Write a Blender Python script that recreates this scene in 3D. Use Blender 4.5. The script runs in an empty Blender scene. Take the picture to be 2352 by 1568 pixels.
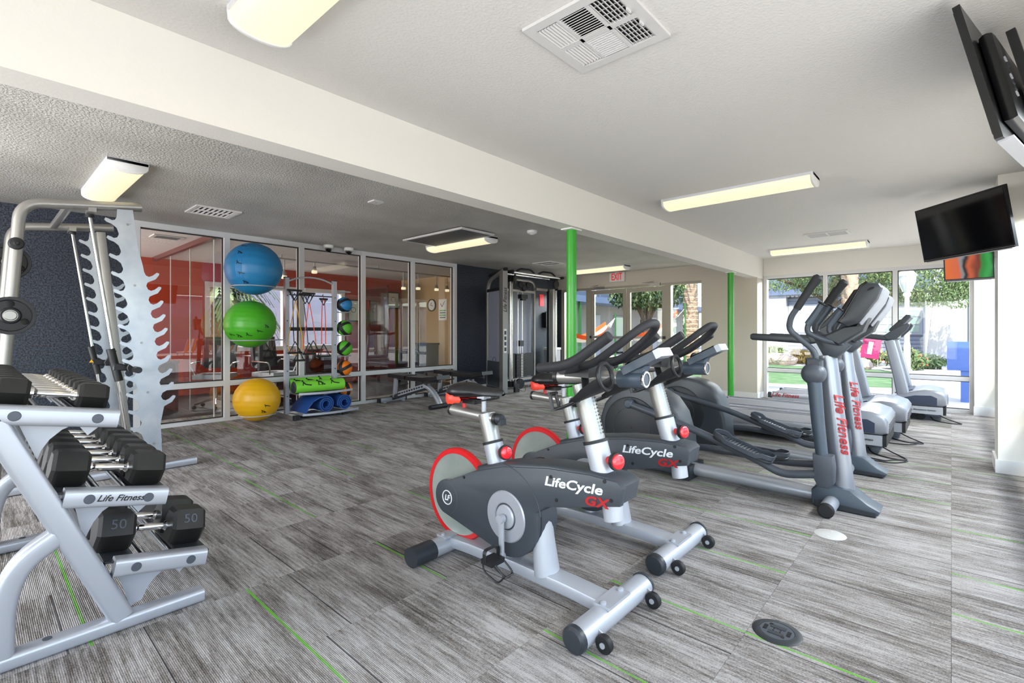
import bpy, bmesh, math, random
from math import pi, sin, cos, radians as R
from mathutils import Vector as V, Matrix, Euler

SC = bpy.context.scene
COL = SC.collection
RNG = random.Random(7)

# ---------------------------------------------------------------- camera
cam_d = bpy.data.cameras.new('camera'); cam_d.sensor_width = 36.0
cam_d.lens = 1120.0 / 2352 * 36; cam_d.shift_y = -23.0 / 2352
cam_d.clip_start = 0.05; cam_d.clip_end = 400
cam = bpy.data.objects.new('camera', cam_d); COL.objects.link(cam)
cam.location = (0, 0, 1.2); cam.rotation_euler = (R(90), 0, R(42.0155 - 90))
SC.camera = cam

# ---------------------------------------------------------------- world, sun, added fill lights, exposure
W = bpy.data.worlds.new('sky'); SC.world = W; W.use_nodes = True
wn = W.node_tree.nodes; wl = W.node_tree.links
for n in list(wn): wn.remove(n)
wo = wn.new('ShaderNodeOutputWorld'); wb = wn.new('ShaderNodeBackground')
sky = wn.new('ShaderNodeTexSky'); sky.sky_type = 'NISHITA'; sky.sun_disc = False
sky.sun_elevation = R(52); sky.sun_rotation = R(230); sky.air_density = 1.0; sky.dust_density = 0.6
wb.inputs['Strength'].default_value = 0.55
wl.new(sky.outputs[0], wb.inputs['Color']); wl.new(wb.outputs[0], wo.inputs['Surface'])

sun_d = bpy.data.lights.new('sun', 'SUN'); sun_d.energy = 8.0; sun_d.angle = R(0.6); sun_d.color = (1, .95, .87)
sun = bpy.data.objects.new('sun', sun_d); COL.objects.link(sun)
sun.rotation_euler = V((0.62, 0.30, -0.95)).to_track_quat('-Z', 'Y').to_euler()

def area(name, loc, direction, sx, sy, power, color):
    d = bpy.data.lights.new(name, 'AREA'); d.shape = 'RECTANGLE'; d.size = sx; d.size_y = sy
    d.energy = power; d.color = color
    o = bpy.data.objects.new(name, d); COL.objects.link(o); o.location = loc
    o.rotation_euler = V(direction).to_track_quat('-Z', 'Y').to_euler()
    return o
# added area lights strengthening the daylight at window openings: right wall, wall behind the camera, office end wall,
# and unseen fill lamps added under the eaves of the right, end and office walls
area('fill_right_window', (0.38, -0.52, 1.25), (0, 1, 0.05), 4.4, 1.9, 34, (0.92, 0.96, 1.0))
area('fill_rear_window', (-1.95, 1.1, 1.25), (1, 0, 0.10), 2.4, 1.9, 24, (0.97, 0.98, 1.0))
area('fill_rear_window', (-1.95, 4.6, 1.25), (1, 0, 0.10), 2.4, 1.9, 135, (0.98, 0.98, 1.0))
area('fill_office_window', (-1.9, 9.1, 1.35), (1, 0, 0.12), 2.4, 1.9, 230, (1.0, 0.97, 0.92))
area('fill_eaves_right', (6.2, -1.35, 2.48), (0, .80, -.60), 6.8, .34, 260, (0.94, 0.97, 1.0))
area('fill_eaves_end', (10.75, 3.6, 2.48), (-.80, 0, -.60), 7.2, .34, 460, (0.97, 0.98, 1.0))
area('fill_eaves_office', (4.5, 11.45, 2.48), (0, -.80, -.60), 3.2, .34, 210, (1.0, 0.98, 0.95))

vs = SC.view_settings
vs.view_transform = 'Standard'; vs.look = 'None'; vs.gamma = 1.0; vs.exposure = 0.22
vs.use_curve_mapping = False
SC.cycles.use_denoising = True
SC.cycles.max_bounces = 8
SC.cycles.transparent_max_bounces = 16
SC.cycles.sample_clamp_indirect = 6.0
SC.cycles.caustics_reflective = False; SC.cycles.caustics_refractive = False

# ---------------------------------------------------------------- materials
def lin(h):
    h = h.lstrip('#'); c = [int(h[i:i+2], 16) / 255 for i in (0, 2, 4)]
    return tuple(x / 12.92 if x <= .04045 else ((x + .055) / 1.055) ** 2.4 for x in c)

MATS = {}
def mat(name, col, rough=.5, metal=0., spec=.5, bump=None, mottle=None, emit=None, coat=0., coords='Object'):
    m = bpy.data.materials.new(name); m.use_nodes = True
    nt = m.node_tree; N = nt.nodes; L = nt.links
    b = N['Principled BSDF']
    c = lin(col) if isinstance(col, str) else col
    b.inputs['Base Color'].default_value = (*c, 1); b.inputs['Roughness'].default_value = rough
    b.inputs['Metallic'].default_value = metal; b.inputs['Specular IOR Level'].default_value = spec
    b.inputs['Coat Weight'].default_value = coat
    if emit:
        b.inputs['Emission Color'].default_value = (*emit[0], 1); b.inputs['Emission Strength'].default_value = emit[1]
    tc = N.new('ShaderNodeTexCoord')
    if mottle:                                   # (scale, amount, second colour, stretch)
        nz = N.new('ShaderNodeTexNoise'); nz.inputs['Scale'].default_value = mottle[0]; nz.inputs['Detail'].default_value = 5
        mp = N.new('ShaderNodeMapping')
        if len(mottle) > 3: mp.inputs['Scale'].default_value = mottle[3]
        L.new(tc.outputs[coords], mp.inputs[0]); L.new(mp.outputs[0], nz.inputs['Vector'])
        rp = N.new('ShaderNodeValToRGB'); rp.color_ramp.elements[0].position = .5 - mottle[1]; rp.color_ramp.elements[1].position = .5 + mottle[1]
        c2 = lin(mottle[2]) if isinstance(mottle[2], str) else mottle[2]
        rp.color_ramp.elements[0].color = (*c, 1); rp.color_ramp.elements[1].color = (*c2, 1)
        L.new(nz.outputs['Fac'], rp.inputs[0]); L.new(rp.outputs[0], b.inputs['Base Color'])
    if bump:                                     # (scale, strength, distance)
        nz = N.new('ShaderNodeTexNoise'); nz.inputs['Scale'].default_value = bump[0]; nz.inputs['Detail'].default_value = 3
        L.new(tc.outputs[coords], nz.inputs['Vector'])
        bp = N.new('ShaderNodeBump'); bp.inputs['Strength'].default_value = bump[1]; bp.inputs['Distance'].default_value = bump[2]
        L.new(nz.outputs['Fac'], bp.inputs['Height']); L.new(bp.outputs[0], b.inputs['Normal'])
    MATS[name] = m
    return m

def glassmat(name, tint, refl, rough=0.0):
    m = bpy.data.materials.new(name); m.use_nodes = True
    nt = m.node_tree; N = nt.nodes; L = nt.links
    for n in list(N): N.remove(n)
    o = N.new('ShaderNodeOutputMaterial'); t = N.new('ShaderNodeBsdfTransparent'); g = N.new('ShaderNodeBsdfGlossy')
    mx = N.new('ShaderNodeMixShader'); lw = N.new('ShaderNodeLayerWeight'); pw = N.new('ShaderNodeMath'); pw.operation = 'POWER'; pw.inputs[1].default_value = 5
    fr = N.new('ShaderNodeMath'); fr.operation = 'MULTIPLY_ADD'; fr.inputs[1].default_value = .96; fr.inputs[2].default_value = .04
    L.new(lw.outputs['Facing'], pw.inputs[0]); L.new(pw.outputs[0], fr.inputs[0])
    mu = N.new('ShaderNodeMath'); mu.operation = 'MULTIPLY'; mu.inputs[1].default_value = refl; mu.use_clamp = True
    t.inputs['Color'].default_value = (*tint, 1); g.inputs['Roughness'].default_value = rough
    g.inputs['Color'].default_value = (1, 1, 1, 1)
    L.new(fr.outputs[0], mu.inputs[0]); L.new(mu.outputs[0], mx.inputs[0]); L.new(t.outputs[0], mx.inputs[1]); L.new(g.outputs[0], mx.inputs[2])
    L.new(mx.outputs[0], o.inputs['Surface'])
    MATS[name] = m
    return m

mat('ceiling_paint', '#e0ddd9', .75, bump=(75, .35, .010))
mat('left_ceiling_shaded', '#a8a59f', .45, bump=(62, .9, .014), mottle=(1.3, .22, '#c6c3bd'))  # same ceiling paint; knockdown texture shade put into the darker mottled colour
mat('wall_white', '#e6e2da', .6, bump=(60, .12, .006))
mat('wall_beige', '#cdc5b6', .6, bump=(60, .15, .006))
mat('navy_paint', '#151923', .42, bump=(75, .32, .012), mottle=(60, .09, '#39404e'))  # lighter speckles paint the glare on the rough wall into the colour
mat('trim_white', '#e8e6e2', .45)
mat('aluminium', '#d6d5d6', .38, .1)
mat('dark_gasket', '#1c1a1a', .5)
mat('bronze_frame', '#a59f92', .45, .2)
mat('green_paint', '#35a02d', .32, coat=.2)
mat('silver_paint', '#b3b6be', .34, .45, bump=(300, .05, .001))
mat('silver_light', '#b4b7bf', .36, .3)
mat('mast_silver', '#9a9ea8', .30, .55)
mat('chrome', '#e4e4e4', .12, 1.0)
mat('brushed_steel', '#a3a19d', .36, .7)
mat('galvanised', '#ccd1d6', .32, .55, mottle=(6, .25, '#aab4c0'))
mat('black_plastic', '#1d1d1f', .42)
mat('black_rubber', '#17171a', .6, bump=(150, .15, .002))
mat('foam_black', '#202024', .68, bump=(220, .2, .0015))
mat('vinyl_black', '#17161a', .35, bump=(90, .08, .002))
mat('shell_grey', '#3c4148', .40, bump=(400, .08, .0006))
mat('shell_dark', '#2c3036', .42, bump=(400, .08, .0006))
mat('disc_dark', '#22262b', .45); mat('cover_white', '#c4c3c1', .5)
mat('arm_grey', '#474c55', .42)
mat('slate_plastic', '#414c58', .38)
mat('red_plastic', '#d8141c', .30, coat=.3)
mat('red_clear', '#ef2b35', .18, coat=.5)
mat('saddle_red', '#e8432f', .4)
mat('steel_disc', '#c3cac2', .34, .6, mottle=(9, .3, '#aab5ad'))
mat('text_white', '#e9ebee', .4)
mat('text_red', '#a8141c', .5)
mat('text_black', '#16161a', .5)
mat('ball_blue', '#1f76ac', .42, bump=(14, .05, .004))
mat('ball_green', '#45a51f', .40, bump=(14, .05, .004))
mat('ball_yellow', '#e5ab10', .42, bump=(14, .05, .004))
mat('med_blue', '#1e78b4', .5); mat('med_green', '#55b52b', .5); mat('med_orange', '#f07a16', .5)
mat('mat_green', '#7ed63a', .7); mat('mat_blue', '#17488e', .65)
mat('band_yellow', '#d9a018', .4); mat('band_red', '#d63232', .4); mat('band_coral', '#ee5a4c', .4); mat('band_navy', '#161c3c', .4)
mat('weight_iron', '#141418', .45)
mat('dumbbell_rubber', '#1c1b19', .45, bump=(120, .12, .002))
mat('lamp_housing', '#dcdde2', .4)
mat('lamp_diffuser', '#b8ad8c', .5, emit=((1.0, .88, .58), .80))
mat('white_plastic', '#e9e8e6', .4)
mat('vent_white', '#d9d7d5', .45)
mat('vent_black', '#0c0c0d', .8)
mat('tv_black', '#0b0b0d', .3)
mat('tv_screen', '#050506', .08, spec=.6)
mat('tv_grey', '#b9bac0', .4, .3)
mat('office_red', '#ac330e', .55)
mat('office_tan', '#b9986c', .6)
mat('maroon_wood', '#571713', .35, coat=.2)
mat('belt_grey', '#56565c', .7)
mat('hood_silver', '#92959e', .34, .35)
mat('hood_navy', '#333c50', .38)
mat('paper_white', '#eceae4', .6)
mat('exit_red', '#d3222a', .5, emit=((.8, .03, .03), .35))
glassmat('clear_glass', (.97, .985, .975), .5)
glassmat('partition_glass', (.95, .945, .94), 1.5)
glassmat('frosted_glass', (.62, .66, .64), 3.0, .08)

def carpet():
    m = bpy.data.materials.new('carpet_tile'); m.use_nodes = True
    nt = m.node_tree; N = nt.nodes; L = nt.links; b = N['Principled BSDF']
    b.inputs['Roughness'].default_value = .95; b.inputs['Specular IOR Level'].default_value = .15
    tc = N.new('ShaderNodeTexCoord'); oi = N.new('ShaderNodeObjectInfo')
    sx = N.new('ShaderNodeSeparateXYZ'); L.new(tc.outputs['Object'], sx.inputs[0])
    def math(op, a, bb=None, c=None, clamp=False):
        n = N.new('ShaderNodeMath'); n.operation = op; n.use_clamp = clamp
        for i, v in enumerate((a, bb, c)):
            if v is None: continue
            if isinstance(v, (int, float)): n.inputs[i].default_value = v
            else: L.new(v, n.inputs[i])
        return n.outputs[0]
    rz = math('MULTIPLY', oi.outputs['Random'], 97.0)
    def noise(kx, ky, det, off):
        cx = N.new('ShaderNodeCombineXYZ')
        L.new(math('MULTIPLY', sx.outputs['X'], kx), cx.inputs[0]); L.new(math('MULTIPLY', sx.outputs['Y'], ky), cx.inputs[1])
        L.new(math('ADD', rz, off), cx.inputs[2])
        n = N.new('ShaderNodeTexNoise'); n.inputs['Scale'].default_value = 1; n.inputs['Detail'].default_value = det
        L.new(cx.outputs[0], n.inputs['Vector']); return n.outputs['Fac']
    broad = noise(9, 2.2, 2, 0); streak = noise(85, 4.0, 3, 13); fine = noise(300, 160, 2, 5); fleck = noise(150, 22, 2, 31)
    ribs = math('SINE', math('MULTIPLY', sx.outputs['X'], 2 * pi / .0062))
    v = math('MULTIPLY', broad, .75); v = math('ADD', v, math('MULTIPLY', streak, .8))
    v = math('ADD', v, math('MULTIPLY', fleck, .4)); v = math('ADD', v, math('MULTIPLY', fine, .7))
    v = math('ADD', v, math('MULTIPLY', ribs, .055))
    v = math('SUBTRACT', v, .775)
    tone = math('MULTIPLY', math('SUBTRACT', oi.outputs['Random'], .5), .07)
    v = math('ADD', v, tone)
    rp = N.new('ShaderNodeValToRGB'); e = rp.color_ramp.elements
    e[0].position = .22; e[0].color = (*lin('#514b46'), 1); e[1].position = .78; e[1].color = (*lin('#b5b1b0'), 1)
    k = e.new(.42); k.color = (*lin('#77726e'), 1); k = e.new(.58); k.color = (*lin('#97928f'), 1)
    L.new(v, rp.inputs[0])
    # one thin green yarn line on some tiles, its place in the object colour of the tile
    sc = N.new('ShaderNodeSeparateColor'); L.new(oi.outputs['Color'], sc.inputs[0])
    d = math('ABSOLUTE', math('SUBTRACT', sx.outputs['X'], math('SUBTRACT', sc.outputs[0], .305)))
    g = math('MULTIPLY', math('LESS_THAN', d, .0055), sc.outputs[1])
    g = math('MULTIPLY', g, math('ADD', math('MULTIPLY', noise(60, 7, 2, 41), 1.2), .15), clamp=True)
    mx = N.new('ShaderNodeMix'); mx.data_type = 'RGBA'
    L.new(g, mx.inputs['Factor']); L.new(rp.outputs[0], mx.inputs['A']); mx.inputs['B'].default_value = (*lin('#63b32c'), 1)
    d2 = math('ABSOLUTE', math('SUBTRACT', sx.outputs['X'], math('SUBTRACT', sc.outputs[2], .305)))
    k2 = math('LESS_THAN', d2, .0028)
    mx2 = N.new('ShaderNodeMix'); mx2.data_type = 'RGBA'
    L.new(math('MULTIPLY', k2, .8), mx2.inputs['Factor']); L.new(mx.outputs['Result'], mx2.inputs['A']); mx2.inputs['B'].default_value = (*lin('#26262c'), 1)
    L.new(mx2.outputs['Result'], b.inputs['Base Color'])
    bp = N.new('ShaderNodeBump'); bp.inputs['Strength'].default_value = .5; bp.inputs['Distance'].default_value = .004
    L.new(math('ADD', math('MULTIPLY', ribs, .5), fine), bp.inputs['Height']); L.new(bp.outputs[0], b.inputs['Normal'])
    MATS['carpet'] = m
carpet()

# ---------------------------------------------------------------- mesh helpers
def circ(r, n=12, ry=None):
    ry = r if ry is None else ry
    return [(r * cos(2 * pi * i / n), ry * sin(2 * pi * i / n)) for i in range(n)]
def rrect(w, h, r=.008, n=2):
    out = []
    for cx, cy, a in ((w/2 - r, h/2 - r, 0), (-w/2 + r, h/2 - r, pi/2), (-w/2 + r, -h/2 + r, pi), (w/2 - r, -h/2 + r, 3*pi/2)):
        for i in range(n + 1):
            t = a + pi / 2 * i / n; out.append((cx + r * cos(t), cy + r * sin(t)))
    return out
def fillet(pts, r, n=5):
    pts = [V(p) for p in pts]; out = [pts[0]]
    for a, b, c in zip(pts, pts[1:], pts[2:]):
        u = (a - b); w = (c - b); lu, lw = u.length, w.length; u.normalize(); w.normalize()
        k = min(r, lu * .48, lw * .48); p, q = b + u * k, b + w * k
        for i in range(n + 1):
            t = i / n; out.append(p * (1 - t) ** 2 + b * 2 * t * (1 - t) + q * t * t)
    out.append(pts[-1]); return out
def spline(pts, n=6, closed=False):
    pts = [V(p) for p in pts]; m = len(pts); out = []
    for i in range(m if closed else m - 1):
        if closed: p0, p1, p2, p3 = (pts[(i + k) % m] for k in (-1, 0, 1, 2))
        else: p0, p1, p2, p3 = pts[max(i-1, 0)], pts[i], pts[i+1], pts[min(i+2, m-1)]
        for k in range(n):
            t = k / n
            out.append(.5 * ((2 * p1) + (p2 - p0) * t + (2*p0 - 5*p1 + 4*p2 - p3) * t*t + (3*p1 - p0 - 3*p2 + p3) * t**3))
    if not closed: out.append(pts[-1])
    return out
def arc2(cx, cy, r, a0, a1, n=10):
    return [(cx + r * cos(R(a0 + (a1 - a0) * i / n)), cy + r * sin(R(a0 + (a1 - a0) * i / n))) for i in range(n + 1)]

class M:
    def __init__(self): self.b = bmesh.new()
    def _bev(self, geomfaces, w, seg):
        if w <= 0: return
        es = set()
        for f in geomfaces:
            for e in f.edges: es.add(e)
        es = [e for e in es if len(e.link_faces) == 2 and e.calc_face_angle(0) > .5]
        bmesh.ops.bevel(self.b, geom=es, offset=w, segments=seg, profile=.5, affect='EDGES', clamp_overlap=True)
    def box(self, c, s, rot=None, bev=0., seg=1):
        mtx = Matrix.Translation(c) @ (Euler(rot).to_matrix().to_4x4() if rot else Matrix())
        vs_ = [self.b.verts.new(mtx @ V((x * s[0] / 2, y * s[1] / 2, z * s[2] / 2))) for x in (-1, 1) for y in (-1, 1) for z in (-1, 1)]
        fs = [self.b.faces.new([vs_[i] for i in q]) for q in ((0,1,3,2),(4,6,7,5),(0,4,5,1),(2,3,7,6),(0,2,6,4),(1,5,7,3))]
        self._bev(fs, bev, seg); return self
    def prism(self, poly, axis, a, b_, bev=0., seg=1):
        def P(p, t):
            return {'x': V((t, p[0], p[1])), 'y': V((p[0], t, p[1])), 'z': V((p[0], p[1], t))}[axis]
        lo = [self.b.verts.new(P(p, a)) for p in poly]; hi = [self.b.verts.new(P(p, b_)) for p in poly]
        n = len(poly); fs = [self.b.faces.new(lo[::-1]), self.b.faces.new(hi)]
        for i in range(n): fs.append(self.b.faces.new((lo[i], lo[(i+1) % n], hi[(i+1) % n], hi[i])))
        bmesh.ops.recalc_face_normals(self.b, faces=fs)
        if bev > 0:
            es = {e for f in fs[:2] for e in f.edges}
            bmesh.ops.bevel(self.b, geom=list(es), offset=bev, segments=seg, profile=.5, affect='EDGES', clamp_overlap=True)
        return self
    def sweep(self, pts, prof, closed=False, up=(0, 0, 1), cap=True, scale=None):
        pts = [V(p) for p in pts]; n = len(pts); rings = []; up = V(up); px = None
        for i, p in enumerate(pts):
            if closed: t = pts[(i+1) % n] - pts[i-1]
            else: t = pts[min(i+1, n-1)] - pts[max(i-1, 0)]
            t.normalize()
            x = t.cross(up)
            if x.length < .15: x = px - t * px.dot(t) if px is not None else t.cross(V((1, .01, 0)))
            x.normalize()
            if px is not None and x.dot(px) < 0: x = -x
            px = x; y = x.cross(t); s = scale[i] if scale else 1
            if isinstance(s, (int, float)): s = (s, s)
            rings.append([self.b.verts.new(p + x * q[0] * s[0] + y * q[1] * s[1]) for q in prof])
        k = len(prof); fs = []
        for i in range(n if closed else n - 1):
            a, c = rings[i], rings[(i+1) % n]
            for j in range(k): fs.append(self.b.faces.new((a[j], a[(j+1) % k], c[(j+1) % k], c[j])))
        if cap and not closed:
            fs.append(self.b.faces.new(rings[0][::-1])); fs.append(self.b.faces.new(rings[-1]))
        bmesh.ops.recalc_face_normals(self.b, faces=fs)
        return self
    def tube(self, pts, r, n=10, **k): return self.sweep(pts, circ(r, n), **k)
    def cyl(self, p, q, r, r2=None, n=16, bev=0.):
        r2 = r if r2 is None else r2
        return self.sweep([p, q], circ(1, n), scale=[r, r2])
    def lathe(self, prof, c=(0, 0, 0), d=(0, 0, 1), n=24):
        q = V(d).to_track_quat('Z', 'Y').to_matrix(); c = V(c); rings = []; fs = []
        for r, h in prof:
            if r < 1e-5: rings.append([self.b.verts.new(c + q @ V((0, 0, h)))])
            else: rings.append([self.b.verts.new(c + q @ V((r * cos(2*pi*i/n), r * sin(2*pi*i/n), h))) for i in range(n)])
        for a, e in zip(rings, rings[1:]):
            for i in range(n):
                j = (i + 1) % n
                if len(a) == 1 and len(e) == 1: continue
                if len(a) == 1: fs.append(self.b.faces.new((a[0], e[j], e[i])))
                elif len(e) == 1: fs.append(self.b.faces.new((a[i], a[j], e[0])))
                else: fs.append(self.b.faces.new((a[i], a[j], e[j], e[i])))
        bmesh.ops.recalc_face_normals(self.b, faces=fs); return self
    def ball(self, c, r, n=20, m=12):
        r = (r, r, r) if isinstance(r, (int, float)) else r
        vs0 = len(self.b.verts)
        mt = Matrix.Translation(c) @ Matrix.Diagonal((*r, 1))
        bmesh.ops.create_uvsphere(self.b, u_segments=n, v_segments=m, radius=1, matrix=mt); return self
    def torus(self, c, r, t, d=(0, 0, 1), n=40, m=8, flat=1.):
        q = V(d).to_track_quat('Z', 'Y').to_matrix(); c = V(c)
        pts = [c + q @ V((r * cos(2*pi*i/n), r * sin(2*pi*i/n), 0)) for i in range(n)]
        return self.sweep(pts, circ(t, m, t * flat), closed=True, up=q @ V((0, 0, 1)))
    def quad(self, a, b_, c, d):
        self.b.faces.new([self.b.verts.new(V(p)) for p in (a, b_, c, d)]); return self
    def move(self, v):
        bmesh.ops.translate(self.b, verts=self.b.verts[:], vec=v); return self
    def xf(self, mtx):
        bmesh.ops.transform(self.b, verts=self.b.verts[:], matrix=mtx); return self
    def obj(self, name, m, parent=None, loc=None, ang=38, smooth=True):
        me = bpy.data.meshes.new(name); self.b.normal_update(); self.b.to_mesh(me); self.b.free()
        if smooth:
            me.polygons.foreach_set('use_smooth', [True] * len(me.polygons)); me.set_sharp_from_angle(angle=R(ang))
        me.materials.append(MATS[m] if isinstance(m, str) else m)
        o = bpy.data.objects.new(name, me); COL.objects.link(o)
        if parent: o.parent = parent
        if loc: o.location = loc
        return o

def tag(o, label=None, cat=None, group=None, kind=None):
    if label: o['label'] = label
    if cat: o['category'] = cat
    if group: o['group'] = group
    if kind: o['kind'] = kind
    return o
def thing(name, label, cat, loc=(0, 0, 0), rotz=0., group=None):
    o = bpy.data.objects.new(name, None); COL.objects.link(o); o.location = loc; o.rotation_euler = (0, 0, rotz)
    o.empty_display_size = .1
    return tag(o, label, cat, group)
def struct(o): o['kind'] = 'structure'; return o
def dup(root, loc, rotz=None, label=None, group=None):
    def cp(o, par):
        c = o.copy(); COL.objects.link(c)
        if par is not None: c.parent = par
        for ch in list(o.children): cp(ch, c)
        return c
    r = cp(root, None); r.location = loc
    if rotz is not None: r.rotation_euler = (0, 0, rotz)
    if label: r['label'] = label
    if group: r['group'] = group
    return r
def text(name, s, size, m, parent, mtx, ext=.0012, shear=0., space=1., bold=0., sx=1.):
    cu = bpy.data.curves.new(name, 'FONT'); cu.body = s; cu.size = size; cu.extrude = ext; cu.shear = shear
    cu.space_character = space; cu.align_x = 'CENTER'; cu.align_y = 'CENTER'; cu.offset = bold; cu.resolution_u = 3
    t = bpy.data.objects.new('tmp', cu); COL.objects.link(t)
    dg = bpy.context.evaluated_depsgraph_get(); dg.update()
    me = bpy.data.meshes.new_from_object(t.evaluated_get(dg)); bpy.data.objects.remove(t)
    if sx != 1.: me.transform(Matrix.Diagonal((sx, 1, 1, 1)))
    me.name = name; me.materials.clear(); me.materials.append(MATS[m])
    o = bpy.data.objects.new(name, me); COL.objects.link(o)
    if parent: o.parent = parent
    o.matrix_local = mtx
    return o
def frame(o, x, y):                               # matrix with given local x, y axes at o
    x = V(x).normalized(); y = V(y); y = (y - x * y.dot(x)).normalized(); z = x.cross(y)
    m = Matrix((x, y, z)).transposed().to_4x4(); m.translation = V(o); return m

# ================================================================ THE ROOM
CZ = 2.53          # ceiling height
XE, YG, YR, XB = 9.75, 7.30, -0.47, -2.0          # end wall, glass wall, right wall, rear wall

def sbox(name, m, x0, x1, y0, y1, z0, z1, parent=None, bev=0.):
    o = M().box(((x0+x1)/2, (y0+y1)/2, (z0+z1)/2), (x1-x0, y1-y0, z1-z0), bev=bev).obj(name, m, parent)
    return o if parent else struct(o)

# floor slab with one object per carpet tile
floor = sbox('floor', 'dark_gasket', XB - .1, XE + .1, YR - .1, 10.9, -.12, -.006)
TS = .61
tile_me = None
nx0, ny0 = -4, -1
for ix in range(nx0, 16):
    pg = RNG.uniform(.18, .37)
    for iy in range(ny0, 13):
        x = ix * TS + TS / 2; y = iy * TS + TS / 2
        if x < XB - .2: continue
        if tile_me is None:
            o = M().box((0, 0, -.003), (TS - .0012, TS - .0012, .006), bev=.0012).obj('carpet_tile', 'carpet', floor, smooth=False); tile_me = o.data
        else:
            o = bpy.data.objects.new('carpet_tile', tile_me); COL.objects.link(o); o.parent = floor
        o.location = (x, y, 0)
        if RNG.random() < .3: pg = RNG.choice((.18, .21, .25, .27, .30, .31, .365))
        o.color = (pg, 1.0 if RNG.random() < .62 else 0.0, RNG.uniform(.03, .58), 1)

# ceilings, beam and the posts under it
BY0, BY1, BZ = 2.57, 2.75, 2.165
sbox('ceiling', 'ceiling_paint', XB - .1, XE + .1, YR - .1, BY0 + .02, CZ, CZ + .12)
sbox('ceiling', 'left_ceiling_shaded', XB - .1, XE + .1, BY1 - .02, YG + .02, CZ, CZ + .12)
sbox('ceiling', 'ceiling_paint', XB - .1, 9.0, YG + .02, 10.9, CZ, CZ + .12)
sbox('trim_1', 'wall_white', XB - .05, XE - .02, BY0, BY1, BZ, CZ + .05, bev=.006)       # the boxed beam
for i, (px, lab) in enumerate(((3.79, 'bright green round steel post under the beam behind the bikes'), (8.26, 'bright green steel post under the beam in front of the beige wall pillar'))):
    t = thing('steel_post', lab, 'post', (px, 2.66, 0))
    M().cyl((0, 0, .0), (0, 0, BZ - .012), .048, n=28).obj('shaft', 'green_paint', t)
    M().box((0, 0, BZ - .008), (.17, .12, .012), bev=.002).obj('cap_plate', 'trim_white', t)
    M().box((0, 0, .006), (.14, .14, .012), bev=.002).obj('base_plate', 'green_paint', t)

# end wall (exit doors on the left, window wall on the right), pillar between
TOPW = 2.215
sbox('wall_end', 'wall_beige', XE, XE + .18, BY1 - .1, YG + .1, TOPW, CZ + .02)
sbox('wall_end', 'wall_white', XE, XE + .18, YR - .1, BY0 + .05, TOPW, CZ + .02)
sbox('wall_end', 'wall_beige', 9.40, XE + .18, BY0 + .005, 3.57, 0, CZ + .02)                # pillar
sbox('wall_end', 'navy_paint', XE - .02, XE + .18, 7.14, YG + .1, 0, TOPW + .01)
sbox('baseboard_end', 'trim_white', 9.385, 9.401, BY0 - .008, 3.57, 0, .10)
sbox('baseboard_end', 'trim_white', 9.40, XE, BY0 - .008, BY0 + .006, 0, .10)
sbox('wall_end', 'wall_white', 9.62, XE + .18, YR - .1, -.245, 0, TOPW + .01)              # corner column
sbox('baseboard_end', 'trim_white', 9.60, 9.622, YR, -.238, 0, .13)

def window_frame(name, m, x, ys, zs, w=.065, d=.11, glass='clear_glass', sash=None, axis='y', gask=True):
    """mullioned frame in the plane x = const (axis 'y') or y = const (axis 'x'); ys are mullion centres, zs rail centres"""
    def bx(mm, u0, u1, z0, z1, dd, off=0.):
        if axis == 'y': mm.box((x + off, (u0+u1)/2, (z0+z1)/2), (dd, u1-u0, z1-z0), bev=.003)
        else: mm.box(((u0+u1)/2, x + off, (z0+z1)/2), (u1-u0, dd, z1-z0), bev=.003)
    root = bpy.data.objects.new(name, None); COL.objects.link(root); struct(root)
    for u in ys:
        mm = M(); bx(mm, u - w/2, u + w/2, zs[0] - w/2, zs[-1] + w/2, d); mm.obj('mullion', m, root)
    for z in zs:
        for a, c in zip(ys, ys[1:]):
            mm = M(); bx(mm, a + w/2 - .002, c - w/2 + .002, z - w/2, z + w/2, d * .94); mm.obj('rail', m, root)
    for a, c in zip(ys, ys[1:]):
        for p, q in zip(zs, zs[1:]):
            if gask:
                g = M(); e = .012
                for (u0, u1, z0, z1) in ((a+w/2, a+w/2+e, p+w/2, q-w/2), (c-w/2-e, c-w/2, p+w/2, q-w/2), (a+w/2+e, c-w/2-e, p+w/2, p+w/2+e), (a+w/2+e, c-w/2-e, q-w/2-e, q-w/2)):
                    bx(g, u0, u1, z0, z1, .03)
                g.obj('gasket', 'dark_gasket', root)
            mm = M(); bx(mm, a + w/2 + .004, c - w/2 - .004, p + w/2 + .004, q - w/2 - .004, .006); mm.obj('pane', glass, root, smooth=False)
    return root

window_frame('window_1', 'aluminium', XE + .06, [2.54, 1.60, .66, -.228], [.02, .50, 2.19], w=.062)
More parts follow.
